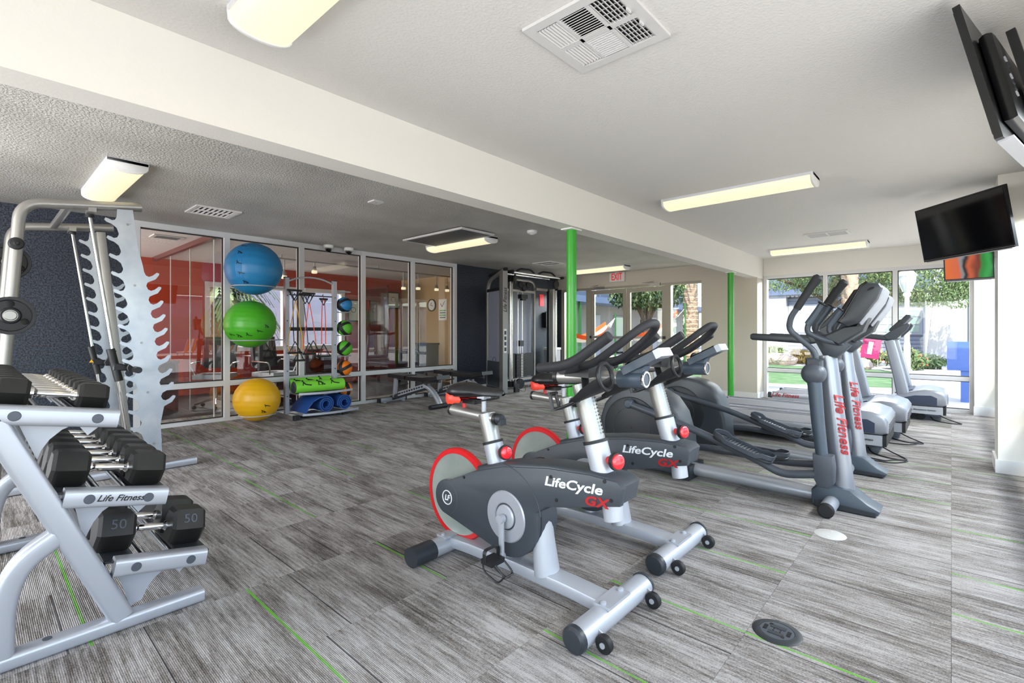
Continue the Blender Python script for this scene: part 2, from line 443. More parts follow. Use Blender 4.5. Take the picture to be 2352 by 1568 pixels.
# exit doors: side light, two leaves, side light
def door_wall():
    root = bpy.data.objects.new('door_1', None); COL.objects.link(root); struct(root)
    F = 'bronze_frame'; x = XE + .05
    for y0, y1 in ((7.05, 7.14), (6.29, 6.42), (4.335, 4.45), (3.55, 3.64)):
        M().box((x, (y0+y1)/2, 1.1), (.11, y1-y0, 2.22), bev=.004).obj('jamb', F, root)
    M().box((x, 5.35, 2.195), (.105, 3.45, .05), bev=.003).obj('head', F, root)
    for y0, y1 in ((6.42, 7.05), (3.64, 4.335)):
        for z in (.05, .40): M().box((x, (y0+y1)/2, z), (.10, y1-y0, .1 if z < .1 else .05), bev=.003).obj('rail', F, root)
        M().box((x, (y0+y1)/2, 1.3), (.006, y1-y0, 1.76), ).obj('pane', 'clear_glass', root, smooth=False)
        M().box((x, (y0+y1)/2, .24), (.006, y1-y0, .28), ).obj('pane', 'clear_glass', root, smooth=False)
    for y0, y1, hs in ((5.372, 6.285, 1), (4.452, 5.362, -1)):
        lf = bpy.data.objects.new('leaf', None); COL.objects.link(lf); lf.parent = root
        mm = M(); w = .085; xx = x - .01
        for a, c in ((y0, y0 + w), (y1 - w, y1)): mm.box((xx, (a+c)/2, 1.09), (.05, c-a, 2.13), bev=.004)
        mm.box((xx, (y0+y1)/2, 2.11), (.05, y1-y0-2*w, .09), bev=.004); mm.box((xx, (y0+y1)/2, .13), (.05, y1-y0-2*w, .22), bev=.004)
        mm.obj('stile_frame', F, lf)
        M().box((xx, (y0+y1)/2, 1.16), (.006, y1-y0-2*w+.01, 1.84)).obj('pane', 'clear_glass', lf, smooth=False)
        b = M(); b.box((xx - .075, (y0+y1)/2, 1.07), (.035, y1-y0-.04, .05), bev=.008)
        for yy in (y0 + .06, y1 - .06): b.box((xx - .05, yy, 1.07), (.07, .04, .06), bev=.006)
        b.obj('push_bar', 'brushed_steel', lf)
        M().box((xx - .075, (y1 if hs > 0 else y0) - hs * .02, 1.07), (.045, .05, .06), bev=.006).obj('bar_end', 'black_plastic', lf)
        cb = M(); yc = (y0 + y1)/2 + hs * .22
        cb.box((xx - .06, yc, 2.20), (.06, .26, .055), bev=.006)
        cb.obj('closer_body', 'brushed_steel', lf)
        ca = M(); ca.box((xx - .10, yc + .1, 2.235), (.018, .30, .012), rot=(0, 0, R(38))); ca.box((xx - .10, yc + .1, 2.25), (.018, .30, .012), rot=(0, 0, R(-30)))
        ca.obj('closer_arm', 'brushed_steel', lf)
door_wall()

# glass wall of the office, navy walls beside it
window_frame('window_2', 'aluminium', YG, [1.33, 2.31, 3.33, 4.365, 5.37, 6.38], [.012, .505, 2.495], w=.07, d=.12, glass='partition_glass', axis='x')
sbox('wall_left', 'navy_paint', XB - .1, 1.30, YG - .05, YG + .1, 0, CZ)
sbox('wall_left', 'navy_paint', 6.415, XE + .1, YG - .05, YG + .1, 0, CZ)
sbox('baseboard_left', 'trim_white', 6.42, 8.0, YG - .064, YG - .05, 0, .10)

# right wall: columns, windows between them, sill and header
sbox('wall_right', 'wall_white', XB, XE, YR - .16, YR - .02, 2.24, CZ + .02)
sbox('wall_right', 'wall_white', 5.85, 6.25, YR - .16, -.295, 0, CZ)
sbox('baseboard_right', 'trim_white', 5.832, 6.262, YR, -.278, 0, .11)
sbox('wall_right', 'wall_white', XB, XE, YR - .16, YR - .02, 0, .05)
for n, xs in ((3, [6.27, 7.4, 8.5, 9.60]), (4, [-1.96, -.4, 1.15, 2.7, 4.27, 5.83])):
    window_frame('window_%d' % n, 'aluminium', YR - .08, xs, [.08, .52, 2.21], w=.06, d=.09, axis='x')
# rear wall behind the camera with two windows
sbox('wall_rear', 'wall_white', XB - .15, XB - .02, YR - .1, YG + .1, 2.28, CZ + .02)
sbox('wall_rear', 'wall_white', XB - .15, XB - .02, YR - .1, YG + .1, 0, .20)
for y0, y1 in ((YR - .1, -.22), (2.42, 3.28), (5.92, YG + .1)): sbox('wall_rear', 'wall_white', XB - .15, XB - .02, y0, y1, .2, 2.28)
for n, ys in ((5, [-.19, 1.1, 2.39]), (6, [3.31, 4.6, 5.89])):
    window_frame('window_%d' % n, 'aluminium', XB - .09, ys, [.23, 2.25], w=.06, d=.09)
# unseen roof slab; its deep eaves are added to block the sun from the room
sbox('roof', 'wall_white', XB - 1.8, XE + 1.3, YR - 1.9, 11.2, CZ + .14, CZ + .34)

# ---------------------------------------------------------------- office behind the glass
sbox('wall_office', 'office_red', XB, 3.02, 10.7, 10.85, 0, CZ); sbox('wall_office', 'office_red', 5.95, 7.7, 10.7, 10.85, 0, CZ)
sbox('wall_office', 'office_red', 3.02, 5.95, 10.7, 10.85, 2.17, CZ); sbox('wall_office', 'office_red', 3.02, 5.95, 10.7, 10.85, 0, .80)
sbox('wall_office', 'office_tan', 7.55, 7.7, YG + .1, 10.7, 0, CZ)
for z0, z1 in ((0, .35), (2.32, CZ)): sbox('wall_office', 'office_red', XB - .1, XB, YG + .1, 10.85, z0, z1)
for y0, y1 in ((YG + .1, 7.88), (10.32, 10.85)): sbox('wall_office', 'office_red', XB - .1, XB, y0, y1, .35, 2.32)
window_frame('window_8', 'aluminium', XB - .06, [7.91, 9.1, 10.29], [.38, 2.29], w=.06, d=.09)  # unseen window, added to bring light into the office
window_frame('window_7', 'trim_white', 10.76, [3.06, 4.55, 5.91], [.84, 2.13], w=.10, d=.12, axis='x', gask=False)

# ================================================================ SPIN BIKES
def spin_bike(loc, label, crank, lettering=True):
    t = thing('spin_bike', label, 'exercise bike', loc, 0, 'red wheeled spin bikes')
    Y0 = 1.55                                                    # y of the base centre in the drawing
    def P(y, z): return (y - Y0, z)
    def Q(x, y, z): return (x, y - Y0, z)
    # floor frame
    m = M(); m.sweep([Q(0, 2.03, .062), Q(0, 1.85, .072), Q(0, 1.55, .078), Q(0, 1.25, .074), Q(0, 1.04, .062)], rrect(.105, .058, .012)); m.obj('base_beam', 'silver_light', t)
    for nm, y, capm in (('front_stabiliser', 1.045, .30), ('rear_stabiliser', 2.04, .30)):
        st = M().sweep([Q(-.262, y, .05), Q(.262, y, .05)], circ(.052, 20, .046)).obj(nm, 'silver_light', t)
        L0 = .03 if nm[0] == 'f' else .11
        for s in (-1, 1):
            if nm[0] == 'f':
                M().lathe([(0, .030), (.040, .028), (.051, .018), (.053, 0), (0, 0)], Q(s * .262, y, .05), (s, 0, 0), 20).obj('end_cap', 'shell_dark', st)
                w = M(); w.lathe([(.010, -.014), (.030, -.014), (.034, -.009), (.034, .009), (.030, .014), (.010, .014)], Q(s * .20, y - .085, .036), (1, 0, 0), 22); w.obj('transport_wheel', 'black_rubber', st)
                h = M(); h.lathe([(0, -.018), (.011, -.018), (.011, .018), (0, .018)], Q(s * .20, y - .085, .036), (1, 0, 0), 12)
                h.prism([P(y - .10, .03), P(y - .085, .052), P(y - .03, .075), P(y - .02, .03)], 'x', s * .20 + .016, s * .20 + .023); h.obj('wheel_bracket', 'silver_light', st)
            else:
                M().sweep([Q(s * .15, y, .05), Q(s * .285, y, .05)], circ(.056, 20, .049)).obj('end_cap', 'shell_dark', st)
        b = M(); b.box(Q(0, y, .095), (.17, .075, .012), bev=.003)
        for s in (-1, 1): b.lathe([(.013, 0), (.013, .008), (.006, .012), (0, .012)], Q(s * .07, y, .101), (0, 0, 1), 10)
        b.obj('bolt_plate', 'silver_light', st)
    m = M(); m.sweep([Q(0, 1.385, .09), Q(0, 1.405, .22), Q(0, 1.43, .38)], circ(.048, 18, .062), scale=[1.12, 1, .95], up=(1, 0, 0)); m.obj('support_post', 'silver_light', t)
    M().cyl(Q(0, 1.60, .09), Q(0, 1.62, .20), .035).obj('support_post', 'silver_light', t)
    # flywheel
    fc = Q(.012, 2.0, .315)
    d = M().lathe([(0, -.012), (.205, -.012), (.222, -.016), (.222, .016), (.205, .012), (0, .012)], fc, (1, 0, 0), 56).obj('flywheel', 'steel_disc', t)
    M().lathe([(.218, -.017), (.242, -.017), (.247, -.010), (.247, .010), (.242, .017), (.218, .017)], fc, (1, 0, 0), 64).obj('rim', 'red_plastic', d)
    # shell: full body and the chain cover on the near side
    nose = arc2(2.0, .318, .092, 98, -70, 12); low = arc2(1.57, .33, .195, -64, -196, 16)
    cover = nose + low + [(1.33, .425), (1.20, .452), (1.06, .49), (.965, .512), (.95, .585), (.975, .607), (1.10, .611), (1.32, .597), (1.585, .556), (1.80, .492)]
    sh = M().prism([P(*p) for p in cover], 'x', -.083, -.045, bev=.006, seg=2).obj('shell', 'shell_grey', t)
    body = [(1.80, .27), (1.76, .24)] + low + [(1.33, .43), (1.20, .457), (1.06, .495), (.968, .517), (.953, .59), (.978, .613), (1.10, .622), (1.32, .612), (1.585, .572), (1.78, .52)]
    M().prism([P(*p) for p in body], 'x', -.076, .075, bev=.016, seg=3).obj('shell_body', 'shell_grey', t)
    M().sweep([Q(0, 1.045, .50), Q(0, 1.035, .425)], circ(.040, 18, .05), up=(1, 0, 0)).obj('neck_stub', 'silver_light', t)
    M().prism([P(1.80, .30), P(1.78, .45), P(2.03, .345), P(2.03, .285)], 'x', .04, .058, bev=.003).obj('flywheel_fork', 'shell_dark', t)
    for p in ((1.86, .452), (1.30, .565), (1.27, .47), (1.03, .60), (1.00, .53)):
        M().lathe([(0, .002), (.008, .002), (.008, -.004), (0, -.004)], Q(-.0835, *p), (-1, 0, 0), 10).obj('screw', 'black_plastic', sh)
    M().tube([Q(-.0835, *p) for p in arc2(1.585, .335, .232, 85, 170, 14)[::-1]], .0022, 5).obj('shell_seam', 'arm_grey', sh); M().tube([Q(-.0835, *p) for p in arc2(2.0, .318, .088, 110, 240, 12)], .002, 5).obj('shell_seam', 'arm_grey', sh)
    ring = M(); ring.lathe([(.062, .001), (.066, .006), (.116, .006), (.121, .001), (.121, -.006), (.062, -.006)], Q(-.085, 1.567, .325), (-1, 0, 0), 44); ring.obj('crank_ring', 'silver_paint', sh)
    M().lathe([(0, .012), (.05, .012), (.056, .006), (.056, -.004), (0, -.004)], Q(-.085, 1.567, .325), (-1, 0, 0), 36).obj('crank_hub', 'silver_light', sh)
    em = M(); em.torus(Q(-.0835, 1.993, .318), .036, .0028, (1, 0, 0), 28, 6); em.obj('emblem_ring', 'text_white', sh)
    text('emblem', 'LF', .040, 'text_white', sh, frame(Q(-.0845, 1.993, .316), (0, -1, .08), (0, .06, 1)), shear=.25, bold=.0008)
    text('lettering', 'LifeCycle', .056, 'text_white', sh, frame(Q(-.0842, 1.190, .550), (0, -1, .065), (0, .065, 1)), shear=.22, bold=.0012, sx=1.42)
    text('lettering', 'GX', .052, 'text_red', sh, frame(Q(-.0842, 1.072, .507), (0, -1, .065), (0, .065, 1)), shear=.22, bold=.0022, space=1.1, sx=1.4)
    # cranks and pedals
    ax = (1.567, .322)
    for s, a in ((-1, crank), (1, crank + 180)):
        e = (ax[0] + .17 * cos(R(a)), ax[1] + .17 * sin(R(a)))
        x = s * .118
        c = M(); c.sweep([Q(x, *ax), Q(x, *e)], rrect(.034, .014, .004), up=(1, 0, 0), scale=[1, .8]); c.lathe([(0, -.014), (.020, -.014), (.020, .014), (0, .014)], Q(x, *ax), (1, 0, 0), 16); c.lathe([(0, -.012), (.015, -.012), (.015, .012), (0, .012)], Q(x, *e), (1, 0, 0), 14)
        co = c.obj('crank_arm', 'silver_light', t)
        p = M(); px = x + s * .06
        p.box(Q(px, e[0], e[1]), (.085, .07, .022), bev=.005); p.cyl(Q(x, *e), Q(px, *e), .008, n=10)
        po = p.obj('pedal', 'black_plastic', co)
        g = M()
        for q in (-.03, .03):
            g.tube(fillet([Q(px + q, e[0] + .035, e[1]), Q(px + q, e[0] + .03, e[1] - .05), Q(px + q, e[0] - .06, e[1] - .075), Q(px + q, e[0] - .10, e[1] - .035), Q(px + q, e[0] - .045, e[1])], .02, 3), .0045, 6)
        g.tube([Q(px - .03, e[0] - .098, e[1] - .04), Q(px + .03, e[0] - .098, e[1] - .04)], .0045, 6)
        g.sweep(fillet([Q(px - .045, e[0] + .01, e[1]), Q(px - .046, e[0] + .01, e[1] + .055), Q(px + .046, e[0] + .01, e[1] + .055), Q(px + .045, e[0] + .01, e[1])], .02, 3), rrect(.003, .022, .001, 1), up=(0, 1, 0))
        g.obj('toe_cage', 'black_plastic', co)
    # seat post
    a, b, c_ = V(Q(0, 1.690, .50)), V(Q(0, 1.735, .640)), V(Q(0, 1.778, .778))
    s1 = M().sweep([a, b], circ(.046, 22, .052), up=(1, 0, 0)).obj('seat_sleeve', 'silver_light', t)
    M().sweep([a - (b - a) * .04, a + (b - a) * .03], circ(.052, 22, .058), up=(1, 0, 0)).obj('sleeve_boot', 'black_rubber', s1)
    M().sweep([b - (b - a) * .06, b + (b - a) * .03], circ(.050, 22, .056), up=(1, 0, 0)).obj('collar', 'black_rubber', s1)
    M().sweep([b, c_], circ(.041, 22, .046), up=(1, 0, 0)).obj('seat_post', 'brushed_steel', t)
    def knob(par, o, d):
        o = V(o); d = V(d).normalized()
        M().lathe([(0, 0), (.017, 0), (.017, .045), (.0, .045)], o, d, 14).obj('knob_stem', 'red_plastic', par)
        M().lathe([(0, .038), (.034, .038), (.037, .046), (.036, .060), (0, .060)], o, d, 22).obj('knob_collar', 'black_plastic', par)
        M().lathe([(.031, .060), (.030, .066), (.024, .070), (0, .071)], o, d, 22).obj('knob_head', 'red_clear', par)
    knob(s1, Q(-.005, 1.675, .60), (-.35, -1, .12))
    sl = M().sweep([Q(0, 2.045, .770), Q(0, 1.715, .757)], circ(.027, 20, .028)).obj('seat_slider', 'brushed_steel', t)
    for y0, z0, y1, z1 in ((2.058, .7706, 2.042, .770), (1.72, .757, 1.70, .7565)): M().sweep([Q(0, y0, z0), Q(0, y1, z1)], circ(.029, 20, .030)).obj('slider_cap', 'black_plastic', sl)
    sc = M(); sc.lathe([(0, .03), (.022, .03), (.026, .02), (.026, -.01), (0, -.01)], Q(0, 1.70, .760), (0, -1, 0), 18); sc.box(Q(0, 1.672, .746), (.04, .022, .03), bev=.006); sc.obj('slider_clamp', 'shell_dark', sl)
    rk = M(); rk.cyl(Q(0, 1.95, .79), Q(0, 1.95, .83), .011, n=12); rk.prism([(.036 * cos(R(q)) * (1 if i % 2 else .75), 1.95 - Y0 + .036 * sin(R(q)) * (1 if i % 2 else .75)) for i, q in enumerate(range(0, 360, 30))], 'z', .822, .845, bev=.003)
    rk.obj('slide_knob', 'red_plastic', sl)
    sp = M(); sp.cyl(Q(0, 1.80, .785), Q(0, 1.80, .862), .0125); sp.box(Q(0, 1.80, .865), (.05, .05, .022), bev=.004); sp.obj('saddle_post', 'silver_light', t)
    # saddle: rings along its length  (y, top z, bottom z, half width)
    rings = [(2.02, .888, .872, .040), (2.01, .906, .846, .078), (1.975, .918, .842, .098), (1.93, .921, .842, .100), (1.88, .918, .846, .082), (1.83, .911, .850, .055), (1.77, .906, .858, .040), (1.70, .905, .862, .030), (1.672, .901, .867, .022), (1.660, .892, .872, .012)]
    sd = M(); pts = []; n = 18; prev = None; fs = []
    for y, zt, zb, hw in rings:
        r = []
        for i in range(n):
            an = 2 * pi * i / n; cx = cos(an); sz = sin(an)
            z = (zt + zb) / 2 + (zt - zb) / 2 * (abs(sz) ** .7) * (1 if sz > 0 else -1)
            r.append(sd.b.verts.new(V(Q(hw * (abs(cx) ** .8) * (1 if cx > 0 else -1), y, z - (.012 * (abs(cx)) ** 2 if sz > 0 else 0)))))
        if prev:
            for i in range(n): fs.append(sd.b.faces.new((prev[i], prev[(i+1) % n], r[(i+1) % n], r[i])))
        else: fs.append(sd.b.faces.new(r[::-1]))
        prev = r
    fs.append(sd.b.faces.new(prev)); bmesh.ops.recalc_face_normals(sd.b, faces=fs)
    sd.move((0, 0, .008)); so = sd.obj('saddle', 'vinyl_black', t, ang=70)
    wing = M()
    for s in (-1, 1):
        wing.sweep(spline([Q(s * .035, 2.024, .862), Q(s * .072, 2.008, .853), Q(s * .099, 1.972, .846), Q(s * .102, 1.93, .845), Q(s * .085, 1.885, .846)], 4), circ(.006, 8, .027), scale=[.6] + [1.0] * 9 + [.85] * 3 + [.6] * 3 + [.15], up=(0, 0, 1))
    wing.xf(Matrix())
    wing.obj('saddle_wing', 'saddle_red', so)
    rl = M()
    for s in (-1, 1): rl.tube(spline([Q(s * .03, 1.95, .835), Q(s * .028, 1.86, .842), Q(s * .022, 1.78, .846), Q(s * .016, 1.70, .865)], 4), .004, 6)
    rl.box(Q(0, 1.885, .830), (.06, .09, .02), bev=.004)
    rl.obj('saddle_rail', 'black_plastic', so)
    # head post
    a, b, c_ = V(Q(0, 1.085, .60)), V(Q(0, 1.125, .735)), V(Q(0, 1.195, .972))
    h1 = M().sweep([a, b], circ(.047, 22, .056), up=(1, 0, 0)).obj('head_sleeve', 'silver_light', t)
    M().sweep([a - (b - a) * .02, a + (b - a) * .05], circ(.053, 22, .063), up=(1, 0, 0)).obj('sleeve_boot', 'black_rubber', h1)
    M().sweep([b - (b - a) * .06, b + (b - a) * .03], circ(.051, 22, .060), up=(1, 0, 0)).obj('collar', 'black_rubber', h1)
    hp = M().sweep([b, c_], circ(.041, 22, .049), up=(1, 0, 0)).obj('head_post', 'brushed_steel', t)
    hl = M(); u = (c_ - b).normalized()
    for i in range(13):
        q = b + (c_ - b) * (.12 + .06 * i); fwd = V((0, -1, 0)); fwd = (fwd - u * fwd.dot(u)).normalized()
        hl.box(q + fwd * .0485, (.007, .003, .006), bev=0)
    hl.obj('height_marks', 'black_plastic', hp)
    knob(h1, Q(-.005, 1.06, .665), (-.35, -1, .12))
    # handlebar
    hs = M().sweep([Q(0, 1.325, .995), Q(0, 1.00, 1.012)], circ(.026, 20, .028)).obj('bar_slider', 'brushed_steel', t)
    M().sweep([Q(0, 1.335, .9945), Q(0, 1.315, .9955)], circ(.029, 20, .031)).obj('slider_cap', 'black_plastic', hs)
    nosec = M().sweep([Q(0, 1.01, 1.006), Q(0, .975, 1.008), Q(0, .892, 1.011)], circ(.031, 22, .035)).obj('slider_nose', 'slate_plastic', hs)
    M().lathe([(.025, 0), (.032, 0), (.034, -.004), (.032, -.010), (.025, -.008)], Q(0, .890, 1.011), (0, -1, 0), 22).obj('nose_ring', 'chrome', nosec)
    bars = M()
    r = .0205
    for s in (-1, 1):
        bars.tube(fillet([Q(s * .205, 1.262, 1.050), Q(s * .205, 1.115, 1.066), Q(s * .195, .945, 1.182)], .09, 7), r, 14)
        bars.lathe([(r, 0), (r * .9, .008), (r * .5, .014), (0, .015)], Q(s * .205, 1.262, 1.050), (0, 1, -.11), 14)
        bars.lathe([(r, 0), (r * .9, .006), (0, .008)], Q(s * .195, .945, 1.182), (0, -.83, .56), 14)
    loop = [Q(-.10, 1.16, 1.055), Q(-.098, 1.08, 1.07), Q(-.092, .98, 1.135), Q(-.078, .91, 1.190), Q(-.042, .872, 1.225), Q(0, .862, 1.232), Q(.042, .872, 1.225), Q(.078, .91, 1.190), Q(.092, .98, 1.135), Q(.098, 1.08, 1.07), Q(.10, 1.16, 1.055)]
    bars.tube(spline(loop, 5), .0165, 14)
    bars.tube([Q(-.205, 1.155, 1.052), Q(.205, 1.155, 1.052)], .024, 14)
    bars.obj('handlebar', 'foam_black', t)
    M().box(Q(0, 1.155, 1.033), (.20, .12, .045), bev=.012, seg=2).obj('bar_clamp', 'black_plastic', t)
    # bottle holders hanging beside the post: ring, trough, strap and slotted end plate along one slanting axis
    for sd_ in (-1, 1):
        x = sd_ * .125; o = V(Q(x, 1.235, .892)); ax_ = V((0, -.245, .105)); Lh = ax_.length; ax_.normalize(); nz_ = V((1, 0, 0)).cross(ax_) * -1
        if nz_.z < 0: nz_ = -nz_
        def W(u, a, rr): return o + ax_ * u + V((1, 0, 0)) * (rr * cos(a)) + nz_ * (rr * sin(a) + .03)
        hn = M(); hn.sweep([W(Lh + .012 * sin(a), a, .050) for a in [2 * pi * i / 28 for i in range(28)]], circ(.0095, 8), closed=True, up=ax_)
        g = []; us = (.08, .12, .17, Lh - .03, Lh)
        for k_, u_ in enumerate(us):
            half = (.55, .85, 1.25, 1.5, 1.55)[k_]
            g.append([(W(u_, -pi / 2 + half * (-1 + 2 * j / 10), .053), W(u_, -pi / 2 + half * (-1 + 2 * j / 10), .044)) for j in range(11)])
        gv = [[(hn.b.verts.new(p), hn.b.verts.new(q)) for p, q in row] for row in g]; fs_ = []
        for ra, rb in zip(gv, gv[1:]):
            for j in range(10):
                fs_.append(hn.b.faces.new((ra[j][0], ra[j+1][0], rb[j+1][0], rb[j][0]))); fs_.append(hn.b.faces.new((ra[j][1], rb[j][1], rb[j+1][1], ra[j+1][1])))
            fs_.append(hn.b.faces.new((ra[0][0], rb[0][0], rb[0][1], ra[0][1]))); fs_.append(hn.b.faces.new((ra[10][0], ra[10][1], rb[10][1], rb[10][0])))
        bmesh.ops.recalc_face_normals(hn.b, faces=fs_)
        ho = hn.obj('bottle_holder', 'black_plastic', t)
        e_ = M(); e_.sweep([W(.10, -pi / 2, .049), W(.0, -pi / 2, .049), W(-.012, -pi / 2, .043)], rrect(.052, .010, .003, 1), up=nz_)
        for q in (-.024, .024): e_.sweep([W(-.012, -pi / 2, .049) + V((q, 0, 0)), W(-.004, pi / 2, .022) + V((q * .8, 0, 0))], rrect(.016, .012, .004, 1), up=(1, 0, 0))
        e_.sweep([W(-.004, pi / 2, .020) + V((-.028, 0, 0)), W(-.004, pi / 2, .020) + V((.028, 0, 0))], rrect(.014, .014, .004, 1))
        e_.obj('end_loop', 'black_plastic', ho)
        M().sweep([Q(sd_ * .06, 1.14, 1.015), Q(x, 1.09, .965)], rrect(.03, .02, .005, 1)).obj('holder_bracket', 'black_plastic', ho)
    # console
    cm = M(); cm.box((0, 0, 0), (.10, .165, .032), bev=.008, seg=2); cm.xf(Matrix.Translation(Q(0, .90, 1.078)) @ Euler((R(-27), 0, 0)).to_matrix().to_4x4())
    co = cm.obj('console', 'slate_plastic', t)
    M().box((0, 0, 0), (.08, .13, .004)).xf(Matrix.Translation(Q(0, .906, 1.0975)) @ Euler((R(-27), 0, 0)).to_matrix().to_4x4()).obj('screen', 'tv_screen', co)
    M().box((0, 0, 0), (.103, .026, .034), bev=.006).xf(Matrix.Translation(Q(0, .823, 1.117)) @ Euler((R(-27), 0, 0)).to_matrix().to_4x4()).obj('console_tip', 'silver_paint', co)
    M().prism([P(.985, 1.03), P(.90, 1.035), P(.885, 1.065), P(.96, 1.045)], 'x', -.03, .03, bev=.004).obj('console_bracket', 'slate_plastic', co)
    return t
spin_bike((1.78, 1.55, 0), 'silver spin bike with red flywheel rim, nearest the camera in the middle of the floor', -92)
spin_bike((2.535, 1.59, 0), 'silver spin bike with red flywheel rim, standing behind the nearest bike', 148)

# ================================================================ ELLIPTICALS
def wrap_text(name, s, size, m, parent, c, ax, turn, rad, **k):
    """lettering running down a round mast and bent round it"""
    ax = V(ax).normalized(); side = V((-cos(turn), -sin(turn), 0)); side = (side - ax * side.dot(ax)).normalized(); yy = side.cross(ax)
    o = text(name, s, size, m, parent, frame(V(c), ax, yy), **k)
    for v in o.data.vertices:
        a = v.co.y / rad; r = rad + .0012 + v.co.z; v.co.y = r * sin(a); v.co.z = r * cos(a)
    return o
def elliptical(loc, label, ph):
    t = thing('elliptical_trainer', label, 'elliptical', loc, 0, 'elliptical trainers in front of the window')
    Y0 = 1.35
    def P(y, z): return (y - Y0, z)
    def Q(x, y, z): return (x, y - Y0, z)
    hous = [(1.575, .03), (1.60, .35), (1.655, .53), (1.74, .645), (1.85, .70), (1.96, .722), (2.07, .722), (2.17, .695), (2.27, .635), (2.34, .555), (2.385, .42), (2.375, .20), (2.36, .03)]
    h = M().prism([P(*p) for p in hous], 'x', -.135, .135, bev=.03, seg=3).obj('drive_housing', 'shell_grey', t)
    cr = (2.065, .365)
    for s in (-1, 1):
        d = M().lathe([(0, .012), (.245, .012), (.262, .006), (.268, -.004), (.268, -.02), (0, -.02)], Q(s * .136, *cr), (s, 0, 0), 56).obj('crank_disc', 'disc_dark', h)
        M().torus(Q(s * .149, *cr), .17, .0018, (1, 0, 0), 48, 5).obj('disc_groove', 'arm_grey', d)
        M().lathe([(0, .004), (.010, .003), (.010, -.002), (0, -.002)], Q(s * .149, *cr), (s, 0, 0), 12).obj('disc_bolt', 'black_plastic', d)
    M().box(Q(0, 1.62, .065), (.30, .14, .11), bev=.015).obj('housing_foot', 'shell_dark', t)
    M().sweep([Q(0, 1.60, .075), Q(0, .70, .065)], circ(.062, 24, .050)).obj('base_rail', 'silver_paint', t)
    nose = [(.72, .012), (.72, .11), (.66, .165), (.50, .150), (.40, .075), (.335, .045), (.35, .012)]
    m = M(); m.prism([P(*p) for p in nose], 'x', -.095, .095, bev=.016, seg=2); m.obj('front_shroud', 'slate_plastic', t)
    M().prism([P(.70, .004), P(.70, .055), P(.36, .035), P(.36, .004)], 'x', -.10, .10, bev=.006).obj('shroud_skirt', 'shell_dark', t)
    st = M().sweep([Q(-.30, .60, .048), Q(.30, .60, .048)], circ(.046, 20, .044)).obj('front_stabiliser', 'silver_paint', t)
    for s in (-1, 1): M().lathe([(0, .014), (.04, .012), (.048, .004), (.048, -.012), (0, -.012)], Q(s * .30, .60, .048), (s, 0, 0), 20).obj('end_cap', 'black_rubber', st)
    rs = M().sweep([Q(-.28, 2.28, .035), Q(.28, 2.28, .035)], circ(.035, 16)).obj('rear_stabiliser', 'shell_dark', t)
    post = M(); post.sweep([Q(0, .545, .13), Q(0, .59, .55), Q(0, .64, 1.035)], circ(.066, 28, .074), up=(1, 0, 0), scale=[1, .96, .86]); po = post.obj('mast', 'mast_silver', t)
    # lettering runs down the near side of the mast
    ax = V((0, -.105, -1)).normalized()
    wrap_text('lettering', 'Life Fitness', .090, 'text_red', po, Q(0, .592, .575), ax, R(40), .0750, shear=.3, bold=.0015)
    # swing arms
    for s in (-1, 1):
        x = s * .115; x2 = s * .175
        p = M(); p.lathe([(0, .155), (.04, .150), (.062, .135), (.072, .11), (.074, .075), (.066, .02), (.05, -.03)], Q(s * .085, .69, .915), (s, 0, 0), 26); p.obj('pivot_cover', 'arm_grey', t)
        k = s * (.04 if ph > 0 else -.04)
        M().prism([P(.735, 1.02), P(.735, .95), P(.64, .94), P(.64, 1.005), P(.68, 1.025)], 'x', min(x, x2 + s * .03), max(x, x2 + s * .03), bev=.012).obj('pivot_cap', 'shell_grey', t)
        g = M(); g.tube(fillet([Q(x2, .675, .95), Q(x2, .675, 1.06), Q(x2 + s * .03, .795 - k, 1.215), Q(x2 + s * .05, .775 - k, 1.30), Q(x2 + s * .06, .735 - k, 1.36)], .06, 5), .019, 14)
        ha = g.obj('moving_handle', 'arm_grey', t)
        gg = M(); gg.sweep([Q(x2 + s * .06, .738 - k, 1.352), Q(x2 + s * .06, .70 - k, 1.42), Q(x2 + s * .06, .645 - k, 1.51), Q(x2 + s * .06, .615 - k, 1.555), Q(x2 + s * .06, .605 - k, 1.568)], circ(.026, 16), scale=[.92, .95, 1.05, 1.2, .7]); gg.obj('hand_grip', 'foam_black', ha)
        lw = M(); lw.sweep([Q(x2, .688, .90), Q(x2, .665, .60), Q(x2, .64, .36)], circ(.042, 16, .05), up=(1, 0, 0), scale=[1.05, .95, .85]); lw.obj('swing_link', 'slate_plastic', t)
        M().prism([P(.69, .385), P(.575, .385), P(.565, .30), P(.57, .20), P(.60, .165), P(.66, .168), P(.685, .22)], 'x', x2 - .05, x2 + .05, bev=.018, seg=2).obj('link_boot', 'arm_grey', t)
    # pulse grips, neck and console
    m = M()
    for s in (-1, 1):
        m.tube(fillet([Q(s * .05, .545, 1.115), Q(s * .11, .65, 1.145), Q(s * .15, .735, 1.195), Q(s * .155, .725, 1.25), Q(s * .155, .68, 1.325)], .05, 5), .018, 12)
    m.obj('fixed_handle', 'arm_grey', t)
    for s in (-1, 1):
        g = M(); g.sweep([Q(s * .155, .727, 1.248), Q(s * .155, .640, 1.385)], circ(.023, 14)).obj('pulse_grip', 'slate_plastic', t)
        M().lathe([(0, .008), (.030, .006), (.034, 0), (.030, -.006), (0, -.006)], Q(s * .155, .640, 1.385), (0, -.53, .84), 16).obj('grip_flange', 'black_plastic', t)
    M().prism([P(.575, 1.02), P(.655, 1.03), P(.72, 1.165), P(.71, 1.185), P(.64, 1.18), P(.50, 1.105)], 'x', -.065, .065, bev=.02, seg=2).obj('console_neck', 'shell_grey', t)
